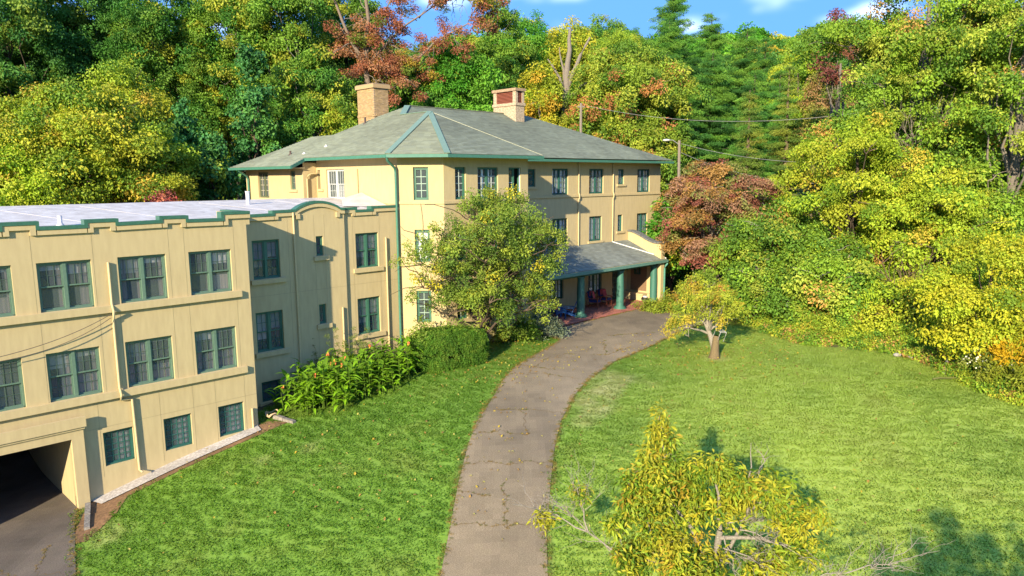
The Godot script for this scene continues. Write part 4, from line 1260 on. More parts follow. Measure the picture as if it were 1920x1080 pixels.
# ---------------------------------------------------------------- woods
func kinds() -> Dictionary:
	var K := {}
	var pale := C(0.3, 0.27, 0.22)
	K.dark = {"pal": [[C(0.06, 0.18, 0.035), 3], [C(0.09, 0.23, 0.04), 2.2], [C(0.2, 0.3, 0.045), 1]], "leaf": "big", "lobes": 24, "per": 0.62}
	K.dark2 = {"pal": [[C(0.06, 0.18, 0.025), 3], [C(0.14, 0.27, 0.035), 2.4], [C(0.34, 0.38, 0.04), 0.8]], "leaf": "big", "lobes": 24, "per": 0.6, "clump": 0.4}
	K.mid = {"pal": [[C(0.08, 0.22, 0.03), 3], [C(0.17, 0.31, 0.035), 3], [C(0.36, 0.4, 0.045), 1]], "leaf": "big", "lobes": 24, "per": 0.6, "twigs": true, "bark": pale, "clump": 0.4}
	K.green = {"pal": [[C(0.0798, 0.275, 0.0217), 3], [C(0.16, 0.377, 0.0362), 3], [C(0.435, 0.435, 0.0435), 0.6]], "leaf": "big2", "lobes": 24, "per": 0.7}
	K.ygold = {"pal": [[C(0.44, 0.46, 0.04), 3], [C(0.3, 0.4, 0.035), 3], [C(0.56, 0.42, 0.06), 0.8], [C(0.16, 0.28, 0.03), 1.4]], "leaf": "med", "lobes": 26, "per": 1.0, "size": 1.3, "twigs": true, "base": 0.1, "flat": 0.6, "clump": 0.4}
	K.yg = {"pal": [[C(0.28, 0.4, 0.035), 3], [C(0.4, 0.44, 0.04), 2], [C(0.13, 0.26, 0.03), 2]], "leaf": "med", "lobes": 22, "per": 0.9, "size": 1.25, "base": 0.08, "flat": 0.6, "clump": 0.4}
	K.lime = {"pal": [[C(0.34, 0.47, 0.03), 3], [C(0.44, 0.5, 0.04), 2], [C(0.18, 0.34, 0.03), 1.5]], "leaf": "med", "lobes": 20, "per": 0.9, "size": 1.2, "base": 0.06, "flat": 0.6, "clump": 0.4}
	K.gold = {"pal": [[C(0.46, 0.44, 0.035), 3], [C(0.32, 0.4, 0.035), 3], [C(0.56, 0.36, 0.04), 1]], "leaf": "big2", "lobes": 20, "per": 0.65, "twigs": true, "bark": pale, "clump": 0.35}
	K.orange = {"pal": [[C(0.25, 0.36, 0.04), 4], [C(0.37, 0.42, 0.05), 3], [C(0.5, 0.22, 0.08), 0.8], [C(0.13, 0.25, 0.03), 2]], "leaf": "big2", "lobes": 24, "per": 0.72, "twigs": true, "clump": 0.15, "bark": C(0.26, 0.2, 0.14)}
	K.rust = {"pal": [[C(0.32, 0.2, 0.08), 3], [C(0.28, 0.28, 0.06), 3]], "leaf": "big2", "lobes": 10, "per": 0.5, "twigs": true}
	K.maroon = {"pal": [[C(0.203, 0.0653, 0.058), 3], [C(0.29, 0.116, 0.0725), 2], [C(0.116, 0.131, 0.0435), 1]], "leaf": "big2", "lobes": 8, "per": 0.45, "base": 0.68, "twigs": true, "bark": pale}
	K.ygreen = {"pal": [[C(0.23, 0.37, 0.035), 3], [C(0.36, 0.43, 0.055), 2.2], [C(0.12, 0.24, 0.03), 2.4], [C(0.5, 0.3, 0.08), 0.25]], "leaf": "med", "lobes": 30, "per": 0.85, "size": 1.2, "twigs": true, "bark": pale, "base": 0.1, "flat": 0.5, "clump": 0.2}
	K.chart = {"pal": [[C(0.31, 0.42, 0.03), 3], [C(0.43, 0.48, 0.04), 2], [C(0.17, 0.3, 0.03), 2], [C(0.5, 0.4, 0.05), 0.4]], "leaf": "med", "lobes": 28, "per": 1.0, "size": 1.05, "base": 0.04, "twigs": true, "clump": 0.2, "flat": 0.5}
	K.gold2 = {"pal": [[C(0.45, 0.45, 0.03), 3], [C(0.35, 0.42, 0.03), 2.5], [C(0.2, 0.31, 0.03), 1.2]], "leaf": "med", "lobes": 22, "per": 1.1, "size": 0.95, "base": 0.03, "flat": 0.5, "clump": 0.25}
	K.crimson = {"pal": [[C(0.464, 0.087, 0.087), 3], [C(0.551, 0.203, 0.116), 1.5], [C(0.319, 0.087, 0.087), 1]], "leaf": "med", "lobes": 9, "per": 1.0, "base": 0.3}
	K.dogwood = {"pal": [[C(0.34, 0.12, 0.09), 2.2], [C(0.34, 0.19, 0.12), 3], [C(0.38, 0.22, 0.07), 2], [C(0.26, 0.27, 0.08), 1.6]], "leaf": "flat", "lobes": 26, "per": 1.5, "flat": 0.4, "size": 1.0, "twigs": true, "bark": pale, "base": 0.2, "clump": 0.45}
	K.ivy = {"pal": [[C(0.07, 0.22, 0.06), 4], [C(0.12, 0.3, 0.06), 2.5], [C(0.32, 0.42, 0.05), 1]], "leaf": "ivy", "lobes": 30, "per": 1.3, "taper": 0.35, "base": 0.0, "size": 0.85}
	K.pear = {"pal": [[C(0.19, 0.28, 0.04), 4], [C(0.3, 0.37, 0.05), 3], [C(0.5, 0.44, 0.04), 0.5], [C(0.11, 0.19, 0.03), 2]], "leaf": "small", "lobes": 34, "per": 1.9, "size": 1.0, "base": 0.12, "bark": C(0.14, 0.1, 0.07), "twigs": true, "clump": 0.3, "taper": 0.7}
	return K

const TREES := [
	["dark", -41.7, -61.1, 23.9, 5.2, "dark shaded broadleaf tree behind the lime bush at the far roof end"],
	["dark", -38.9, -67.6, 24.0, 6.3, "dark bluish green broadleaf tree behind the tall yellow green tree"],
	["dark2", -31.0, -66.1, 24.1, 5.6, "tall dark tree with some yellow leaves behind the ivy columns"],
	["mid", -24.6, -66.6, 25.5, 4.7, "tall leafy tree above the ivy covered trunk left of the roof"],
	["mid", -18.8, -64.3, 25.4, 4.5, "tall green tree with pale bare twigs behind the left slope of the roof"],
	["dark2", -16.6, -74.2, 24.0, 4.7, "dark green tree seen through the rusty limbs above the brick chimney"],
	["ygold", -28.3, -44.8, 13.6, 5.0, "broad yellow green tree leaning over the white flat roof"],
	["ygold", -25.0, -44.5, 13.5, 4.0, "dense golden green tree filling the middle of the sunlit mass behind the white roof"],
	["lime", -27.7, -40.4, 10.3, 3.1, "bright lime bush at the far end of the white flat roof"],
	["ygold", -27.2, -51.2, 15.9, 3.6, "yellow tree with orange tipped upper branches beside the ivy columns"],
	["yg", -22.5, -45.8, 11.6, 2.5, "rounded yellow green tree between the broad yellow tree and the ivy columns"],
	["ivy", -22.0, -49.3, 12.7, 1.6, "dark green ivy column nearest the yellow green tree"],
	["ivy", -20.0, -49.1, 11.5, 1.3, "ivy covered trunk standing close to the roof corner"],
	["ivy", -18.8, -53.8, 17.6, 1.7, "tall ivy covered trunk rising beside the left roof slope"],
	["crimson", -20.5, -42.3, 7.7, 1.3, "low crimson bush peeking over the white flat roof"],
	["mid", -15.7, -57.9, 18.0, 3.2, "green understory tree behind the left roof slope with a grey trunk"],
	["yg", -12.8, -55.5, 13.9, 2.7, "small yellow green tree directly left of the brick chimney"],
	["dark2", -9.0, -63.4, 17.2, 3.3, "dark green tree directly right of the brick chimney"],
	["green", -5.3, -65.8, 18.6, 5.1, "bright green maple between the two chimneys"],
	["mid", -1.3, -76.0, 21.7, 4.8, "green tree rising into the sky behind the louvred chimney"],
	["green", 1.7, -88.0, 20.7, 5.6, "green treetop closing the gap to the sky right of the louvred chimney"],
	["mid", 13.1, -104.2, 19.8, 6.6, "rounded hillside tree between the golden tree and the tallest pine"],
	["gold", 5.7, -72.8, 20.1, 4.1, "golden tree around the bare dead trunk"],
	["gold", 2.5, -67.0, 16.9, 2.7, "yellow orange tree just right of the louvred chimney"],
	["lime", 1.6, -69.0, 13.3, 3.6, "drooping lime tree behind the ridge end right of the louvred chimney"],
	["orange", 11.3, -68.1, 18.6, 5.7, "large green tree flecked with orange behind the right roof slope"],
	["yg", 13.9, -94.0, 18.6, 5.2, "yellow green rounded tree behind the orange flecked tree"],
	["yg", 7.4, -66.6, 12.3, 3.7, "low leafy tree along the right roof slope"],
	["orange", 11.9, -61.9, 11.6, 2.5, "small orange and green tree beside the wooden lamp pole"],
	["lime", 30.3, -78.3, 17.4, 3.2, "bright yellow green tree to the right of the pines"],
	["rust", 31.0, -73.8, 14.6, 2.5, "brownish russet tree behind the hemlocks"],
	["maroon", 26.7, -60.4, 20.2, 1.6, "slim dark maroon tree with a bare trunk against the sky"],
	["ygreen", 26.6, -47.0, 23.5, 6.3, "big spreading yellow green tree rising past the top of the picture"],
	["ygreen", 27.7, -40.4, 19.6, 3.4, "second large yellow green tree beyond the goldenrod"],
	["chart", 20.1, -42.5, 11.8, 3.9, "tallest chartreuse shrub tree in the hedge mass below the big spreading tree"],
	["chart", 22.8, -39.4, 8.7, 3.8, "wide yellow green shrub tree in the middle of the hedge mass"],
	["ygreen", 15.9, -43.2, 6.9, 2.9, "green shrub with reddish tips next to the red dogwood"],
	["gold2", 20.9, -31.1, 6.5, 2.7, "golden yellow shrub above the goldenrod patch"],
	["ygreen", 17.6, -39.8, 5.0, 3.0, "leafy green shrub at the lawn edge in the middle of the hedge"],
	["chart", 20.4, -37.9, 3.3, 2.7, "low yellow green shrub between the lawn edge and the wide shrub tree"],
	["ygreen", 14.4, -41.6, 4.3, 1.7, "low green shrub at the turn of the path"],
	["dogwood", 13.7, -49.1, 9.7, 3.9, "red dogwood with layered pink and rust foliage beside the porch"],
	["green", 11.5, -51.7, 6.7, 1.7, "dark green tree between the house corner and the red dogwood"],
	["lime", 19.2, -52.6, 8.5, 1.4, "small lime bush above the red dogwood"],
]

func woods() -> void:
	var K := kinds()
	rng.seed = 4242
	for t in TREES:
		var cat := "tree"
		var called := "broadleaf_tree"
		var group := "trees on the slope behind the buildings"
		if t[0] == "ivy": called = "ivy_column"; group = "ivy covered trunks"
		elif t[0] in ["crimson"]: called = "red_bush"; cat = "bush"; group = ""
		elif t[0] == "dogwood": called = "dogwood_tree"; group = ""
		elif t[4] < 4.1 and t[3] < 12.0 and t[1] > 12: called = "shrub_tree"; cat = "shrub"; group = "overgrown shrubs beyond the lawn"
		var keep: Variant = null
		if t[0] in ["dogwood", "green"] and t[1] > 8:
			keep = func(at: Vector3) -> bool:
				var q := uv_of(at.x, at.z)
				return q.x > 45.3 or q.y < 30.2 and (q.x > 42.2 or q.y < 27.3)
		tree(called, t[5], cat, group, t[1], t[2], t[3], t[4], K[t[0]], keep)
	var needle := {"pal": [[C(0.11, 0.29, 0.045), 3], [C(0.18, 0.36, 0.05), 2.5], [C(0.06, 0.18, 0.04), 2]], "leaf": "needle", "bark": C(0.13, 0.1, 0.08), "base": 0.08, "pow": 0.75, "rise": 0.1, "step": 0.55, "size": 1.0}
	var hem := {"pal": [[C(0.19, 0.29, 0.045), 3], [C(0.28, 0.33, 0.05), 2], [C(0.11, 0.19, 0.035), 2]], "leaf": "hemlock", "bark": C(0.26, 0.19, 0.13), "base": 0.04, "pow": 1.0, "rise": -0.12, "step": 0.5, "size": 1.0}
	for q in [[17.0, -78.2, 24.5, 6.2, "tallest dark pine rising against the sky behind the right roof end"], [21.8, -81.1, 21.0, 5.2, "second dark pine to the right of the tallest one"], [26.0, -82.0, 19.0, 4.6, "third dark pine of the row with a pointed top"], [29.8, -87.0, 17.5, 3.6, "last and smallest pine of the row beside the bright yellow green tree"], [16.2, -66.5, 14.6, 3.4, "low pine with spreading branches behind the wooden lamp pole"], [15.2, -71.5, 20.5, 4.2, "leftmost dark pine rising behind the orange flecked tree"], [19.2, -70.5, 17.6, 4.0, "broad pine in front of the gap between the tallest and second pines"], [22.6, -68.5, 15.6, 3.6, "shorter full pine in front of the third pine"], [26.4, -72.5, 15.2, 3.2, "full green pine just left of the bright yellow green tree"]]:
		conifer("pine_tree", q[4], "pine", "pines behind the house", q[0], q[1], q[2], q[3], needle)
	var bare := hem.duplicate()
	bare.bare = 0.45
	for q in [[18.5, -57.1, 15.0, 2.4, "olive hemlock with drooping branches directly behind the red dogwood", 0], [22.2, -59.0, 16.8, 2.7, "tall olive hemlock with bare brown lower branches", 1], [24.3, -58.5, 13.3, 2.2, "shorter hemlock with bare lower stem beside the big spreading tree", 1]]:
		conifer("hemlock_tree", q[4], "hemlock", "hemlocks beyond the dogwood", q[0], q[1], q[2], q[3], bare if q[5] else hem)
	var blue := needle.duplicate()
	blue.pal = [[C(0.13, 0.24, 0.16), 2], [C(0.18, 0.28, 0.18), 1]]
	blue.base = 0.05; blue.size = 0.7; blue.step = 0.5
	conifer("pine_sapling", "pale blue green pine sapling poking out of the shrubs above the dogwood", "pine", "", 20.2, -49.3, 8.0, 1.2, blue)
	# trees on the far ridge
	var far := []
	for i in 26:
		var a := lerpf(-0.08, 0.42, (i + 0.5) / 26.0) + R(-0.01, 0.01)
		var d := R(120, 195)
		far.append([sin(a) * d, -cos(a) * d])
	var fk := [K.yg.duplicate(), K.mid.duplicate(), K.green.duplicate()]
	for k in fk:
		k.leaf = "big"; k.size = 2.2; k.per = 0.35; k.lobes = 9; k.twigs = false; k.base = 0.1
	for i in far.size():
		tree("ridge_tree", "round green treetop in the row along the distant ridge under the sky", "tree", "treetops along the distant ridge", far[i][0], far[i][1], R(12, 17), R(5, 7), fk[i % 3])
	# the wood that reads as one mass, and the undergrowth below it
	var xf := []
	var cols := []
	var pal := [[C(0.08, 0.2, 0.035), 3], [C(0.15, 0.28, 0.04), 3], [C(0.3, 0.38, 0.045), 1.5], [C(0.45, 0.36, 0.04), 0.6]]
	var d := 84.0
	while d < 230.0:
		var a := -0.75
		while a < 0.75:
			var x := sin(a) * d + R(-2, 2)
			var z := -cos(a) * d + R(-2, 2)
			var g := ground(x, z)
			var H := R(9, 15) if d > 100 else R(7, 12)
			var tone := pick(pal)
			for k in 16:
				var e := Vector3(rng.randfn(), absf(rng.randfn()) * 0.9 - 0.1, rng.randfn()).normalized()
				var s := R(1.8, 2.8)
				var up := (e + Vector3.UP).normalized()
				var sx := up.cross(Vector3(sin(R(0, TAU)), 0.1, cos(R(0, TAU)))).normalized()
				xf.append(Transform3D(Basis(sx * s, up * s, sx.cross(up) * s), Vector3(x, g + H * 0.6, z) + e * Vector3(3.3, H * 0.4, 3.3)))
				var c := tone * R(0.8, 1.2)
				c.a = 1.0
				cols.append(c)
			a += 6.5 / d
		d += 5.5
	var fo := scatter("forest", P.big, xf, cols)
	meta(fo, "unbroken wooded hillside behind the nearer trees", "forest")
	xf = []; cols = []
	for i in 7000:
		var a := R(-0.72, 0.72)
		var dd := R(47, 92)
		var x := sin(a) * dd
		var z := -cos(a) * dd
		var q := uv_of(x, z)
		if q.x < 22 and q.y < 38 or q.x >= 18 and q.x < 47 and q.y < 47.5: continue
		var s := R(0.7, 1.6)
		xf.append(Transform3D(Basis(Vector3.UP, R(0, TAU)).scaled(Vector3.ONE * s), on_ground(x, z, R(0.2, 3.2)))); 
		var c: Color = pick(pal) * R(0.7, 1.2)
		c.a = 1.0
		cols.append(c)
	fo = scatter("undergrowth", P.big2, xf, cols)
	meta(fo, "shaded leafy undergrowth between the trunks behind the buildings", "undergrowth")
	# bramble thicket along the lawn
	xf = []; cols = []
	var tp := [[C(0.2, 0.33, 0.03), 4], [C(0.34, 0.42, 0.04), 3], [C(0.42, 0.24, 0.08), 1], [C(0.11, 0.23, 0.03), 2], [C(0.48, 0.45, 0.05), 1]]
	for i in 12000:
		var x := R(13.2, 34)
		var z := R(-52, -22)
		if not Geometry2D.is_point_in_polygon(Vector2(x, z), thicket_poly): continue
		var inside := 1e9
		for k in 9: inside = minf(inside, Geometry2D.get_closest_point_to_segment(Vector2(x, z), thicket_poly[k], thicket_poly[k + 1]).distance_to(Vector2(x, z)))
		if inside > 5.0: continue
		var top := 0.25 + 1.9 * smoothstep(0.0, 2.2, inside) * (0.8 + 0.5 * noise.get_noise_2d(x * 20, z * 20))
		var s := R(0.5, 0.95)
		xf.append(Transform3D(Basis(Vector3.UP, R(0, TAU)).scaled(Vector3.ONE * s), on_ground(x, z, top * R(0.35, 1.0)))); 
		var c: Color = pick(tp) * R(0.75, 1.25)
		c.a = 1.0
		cols.append(c)
	fo = scatter("bramble_thicket", P.med, xf, cols)
	meta(fo, "tangled green and rusty bramble along the far lawn edge", "brambles")
	# golden weeds and the white flowering bush at the lawn edge
	xf = []; cols = []
	for i in 900:
		var x := R(19.6, 25)
		var z := R(-29.5, -23.5)
		if not Geometry2D.is_point_in_polygon(Vector2(x, z), thicket_poly): continue
		var hh := R(0.2, 2.0)
		var s := R(0.7, 1.2)
		xf.append(Transform3D(Basis(Vector3.UP, R(0, TAU)).scaled(Vector3(s, s * 1.4, s)), on_ground(x, z, hh)))
		cols.append(C(0.5, 0.32, 0.015) * R(0.8, 1.15) if hh > 1.45 else C(0.24, 0.28, 0.03) * R(0.7, 1.2))
	fo = scatter("goldenrod", P.weed, xf, cols)
	meta(fo, "tall goldenrod with yellow tips at the lawn corner", "goldenrod")
	var wb := thing("flowering_bush", "white flowering green bush in front of the goldenrod", "bush", on_ground(20.3, -29.9))
	var cr := crown([[Vector3(0, 0.8, 0), Vector3(0.9, 0.9, 0.9)], [Vector3(0.8, 0.7, 0.5), Vector3(0.7, 0.8, 0.7)]], 3.0, [[C(0.16, 0.24, 0.04), 3], [C(0.26, 0.3, 0.06), 1]], 1.0)
	scatter("foliage", P.small, cr[0], cr[1], wb)
	var fm := MB.new()
	for i in 260:
		var e := Vector3(rng.randfn(), absf(rng.randfn()), rng.randfn()).normalized()
		fm.ball(Vector3(R(-0.1, 0.5), 0.85, R(-0.1, 0.3)) + e * Vector3(0.95, 0.95, 0.9), Vector3.ONE * R(0.025, 0.05), C(0.62, 0.62, 0.5), 3)
	part("blossom", fm, M.cloth, wb, true)
	var sm := MB.new()
	for i in 8: limb(sm, Vector3(R(-0.02, 0.02), -0.02, R(-0.02, 0.02)), Vector3(R(-0.8, 1.1), 1.3, R(-0.7, 0.7)), 0.02, 0.006, 0.03, C(0.1, 0.12, 0.04), 4)
	part("stem", sm, M.bark, wb)

# ---------------------------------------------------------------- plants near the house
func leaf_blade(l: float, w: float, bend: float, col: Color) -> ArrayMesh:   # one long leaf, folded at the midrib and arching
	var mb := MB.new()
	var pr := []
	for i in 6:
		var t := i / 5.0
		pr.append([Vector3(0, l * (t - bend * t * t * 0.5) * 0.75, l * t * (0.45 + bend * 0.5 * t)), w * 0.5 * sin(PI * pow(t, 0.75)) + 0.002])
	for i in 5:
		for s in [-1.0, 1.0]:
			var a: Vector3 = pr[i][0]
			var b: Vector3 = pr[i + 1][0]
			var ea: Vector3 = a + Vector3(s * pr[i][1], pr[i][1] * 0.3, 0)
			var eb: Vector3 = b + Vector3(s * pr[i + 1][1], pr[i + 1][1] * 0.3, 0)
			mb.face(a, b, eb, ea, Vector3(0, 1, -0.2), col)
	return mb.mesh(M.leaf)

func near_plants() -> void:
	var K := kinds()
	rng.seed = 99
	# pear tree in front of the bay
	var keep := func(at: Vector3) -> bool:
		var q := uv_of(at.x, at.z)
		return q.y < 27.6 and q.y > 24.0 and q.x + q.y > 44 and (at.y > 0.7 or R(0, 1) < 0.3)
	tree("pear_tree", "leafy pear tree with yellow patches standing close in front of the bay", "tree", "", -1.6, -36.0, 7.95, 4.0, K.pear, keep)
	# clipped hedge
	var o := thing("clipped_hedge", "rounded clipped green hedge between the canna bed and the pear tree", "hedge", on_ground(-3.15, -34.0, -0.1))
	var xf := []
	var cols := []
	for i in 3200:
		var e := Vector3(rng.randfn(), rng.randfn(), rng.randfn()).normalized()
		var q := Vector3(signf(e.x) * pow(absf(e.x), 0.62), signf(e.y) * pow(absf(e.y), 0.6), signf(e.z) * pow(absf(e.z), 0.7))
		var at := Vector3(0, 0.78, 0) + q * Vector3(1.75, 0.92, 1.35) * (R(0.9, 1.04) + 0.11 * noise.get_noise_3d(e.x * 130, e.y * 130, e.z * 130) + (R(0.0, 0.1) if rng.randf() < 0.1 else 0.0))
		at = Basis(Vector3.UP, 0.5) * at
		if at.y < 0.05: continue
		var up := (e + Vector3.UP * 0.3).normalized()
		var sx := up.cross(Vector3(sin(R(0, TAU)), 0.1, cos(R(0, TAU)))).normalized()
		var s := R(0.8, 1.3)
		xf.append(Transform3D(Basis(sx * s, up * s, sx.cross(up) * s), at))
		var c := (C(0.085, 0.2, 0.02) if rng.randf() < 0.7 else C(0.15, 0.26, 0.03)) * R(0.75, 1.25)
		c.a = 1.0
		cols.append(c)
	scatter("foliage", P.fine, xf, cols, o)
	var mb := MB.new()
	for i in 26: limb(mb, Vector3(R(-0.8, 0.8), 0, R(-0.6, 0.6)), Vector3(R(-1.3, 1.3), R(0.8, 1.4), R(-1.0, 1.0)), 0.03, 0.008, 0.04, C(0.12, 0.09, 0.06), 5)
	part("stem", mb, M.bark, o)
	# canna bed
	o = thing("canna_bed", "broad leaved canna bed with orange flowers against the wing wall", "flower bed", on_ground(-7.4, -30.4, 0))
	var lv := []
	for q in [[0.62, 0.17, 0.7, 1.0], [0.55, 0.15, 1.0, 1.25], [0.7, 0.18, 0.5, 0.85], [0.5, 0.14, 1.2, 1.5]]: lv.append(leaf_blade(q[0], q[1], q[2], C(0.15 * q[3], 0.29 * q[3], 0.018)))
	var mass := [[], [], [], []]
	var mcol := [[], [], [], []]
	var bed := poly_of([-10.3, -29.4, -8.9, -28.6, -6.9, -28.9, -4.6, -31.2, -4.6, -33.4, -6.6, -34.2, -9.2, -31.8])
	var stalks := 0
	var single := 0
	var stm := MB.new()
	while stalks < 190:
		var x := R(-11, -4)
		var z := R(-34.5, -28)
		if not Geometry2D.is_point_in_polygon(Vector2(x, z), bed): continue
		var q := uv_of(x, z)
		if q.y > 29.0: continue
		stalks += 1
		var f := on_ground(x, z) - o.position
		var H := R(0.75, 1.75) * (0.75 + 0.25 * smoothstep(0.0, 1.5, 29.4 - q.y + 0.8)) * (1.0 if x > -9.6 else 0.75)
		stm.tube([f, f + Vector3(R(-0.1, 0.1), H, R(-0.1, 0.1))], [0.018, 0.01], 5, C(0.12, 0.2, 0.03))
		for i in 9:
			var a := i * 2.3 + R(-0.4, 0.4)
			var y := H * (0.25 + 0.75 * i / 8.0)
			var s := R(0.75, 1.2)
			var bs := (Basis(Vector3.UP, a) * Basis(Vector3.RIGHT, R(-0.1, 0.75))).scaled(Vector3.ONE * s)
			var tf := Transform3D(bs, f + Vector3(0, y, 0))
			var li := rng.randi() % 4
			if single < 290 and q.y < 28.2 and i > 4 and rng.randf() < 0.35:
				single += 1
				var e := put("leaf", lv[li], o)
				e.transform = tf
			else:
				mass[li].append(tf); mcol[li].append(Color(1, 1, 1) * R(0.75, 1.25))
		if rng.randf() < 0.045:
			var fl := MB.new()
			for k in 5: fl.ball(f + Vector3(R(-0.06, 0.06), H + 0.12 + R(-0.06, 0.12), R(-0.06, 0.06)), Vector3(0.032, 0.055, 0.03), C(0.6, 0.13, 0.05) if rng.randf() < 0.7 else C(0.6, 0.3, 0.05), 4)
			part("flower", fl, M.cloth, o)
	for i in 4: scatter("foliage", lv[i], mass[i], mcol[i], o)
	part("stem", stm, M.leaf, o, true)
	# wispy weeds by the wing
	o = thing("tall_weed", "wispy tall weeds with drooping tips between the wing wall and the cannas", "weeds", on_ground(-8.6, -31.6))
	mb = MB.new()
	xf = []; cols = []
	for i in 16:
		var b := Vector3(R(-0.9, 2.2), 0, R(-2.0, -0.2)) * 0.9
		var t := b + Vector3(R(-0.5, 0.5), R(1.6, 2.7), R(-0.4, 0.4))
		limb(mb, b, t, 0.012, 0.004, 0.04, C(0.2, 0.2, 0.06), 4)
		for k in 5:
			xf.append(Transform3D(Basis(Vector3.UP, R(0, TAU)).scaled(Vector3.ONE * R(0.35, 0.6)), b.lerp(t, 0.45 + k * 0.13))); cols.append(C(0.16, 0.22, 0.04) * R(0.8, 1.2))
	part("stem", mb, M.bark, o, true)
	scatter("foliage", P.weed, xf, cols, o)
	# beds by the porch
	var tufts := [["lavender_bush", "grey green lavender bush at the near porch corner", "bush", 1.75, -38.7, 1.0, 0.85, [[C(0.2, 0.25, 0.17), 3], [C(0.3, 0.3, 0.3), 1]], "weed", 5.0],
		["green_shrub", "low leafy shrub under the pear tree beside the lavender", "shrub", 0.55, -38.35, 0.95, 0.9, [[C(0.09, 0.19, 0.02), 3], [C(0.17, 0.25, 0.03), 1]], "small", 3.2],
		["yellowing_shrub", "small yellowing shrub at the foot of the pear tree", "shrub", -0.5, -37.3, 0.8, 0.8, [[C(0.3, 0.3, 0.03), 2], [C(0.15, 0.22, 0.03), 2]], "small", 2.6],
		["weed_patch", "low yellow green weed patch at the far end of the porch tiles", "weeds", 9.6, -45.6, 1.3, 0.45, [[C(0.24, 0.31, 0.03), 3], [C(0.36, 0.27, 0.04), 1]], "small", 3.5],
		["weed_patch", "taller weed patch between the porch end and the small drive tree", "weeds", 11.3, -46.6, 1.3, 0.9, [[C(0.22, 0.29, 0.03), 3], [C(0.4, 0.25, 0.04), 1]], "small", 3.0],
		["orange_shrub", "orange leaved shrub on the bank behind the small drive tree", "shrub", 14.5, -47.5, 1.2, 1.6, [[C(0.42, 0.28, 0.07), 2], [C(0.34, 0.36, 0.05), 3]], "small", 2.4]]
	for t in tufts:
		o = thing(t[0], t[1], t[2], on_ground(t[3], t[4]))
		var cr := crown([[Vector3(0, t[6] * 0.5, 0), Vector3(t[5], t[6] * 0.6, t[5])], [Vector3(t[5] * 0.4, t[6] * 0.45, t[5] * 0.3), Vector3(t[5], t[6], t[5]) * 0.6]], t[9], t[7], 1.0, 0.3)
		scatter("foliage", P[t[8]], cr[0], cr[1], o)
		mb = MB.new()
		for i in 12: limb(mb, Vector3(R(-0.02, 0.02), -0.02, R(-0.02, 0.02)), Vector3(R(-0.8, 0.8) * t[5], R(0.6, 1.1) * t[6], R(-0.8, 0.8) * t[5]), 0.014, 0.004, 0.04, C(0.15, 0.13, 0.06), 4)
		part("stem", mb, M.bark, o)
	drive_tree()
	foreground_trees()

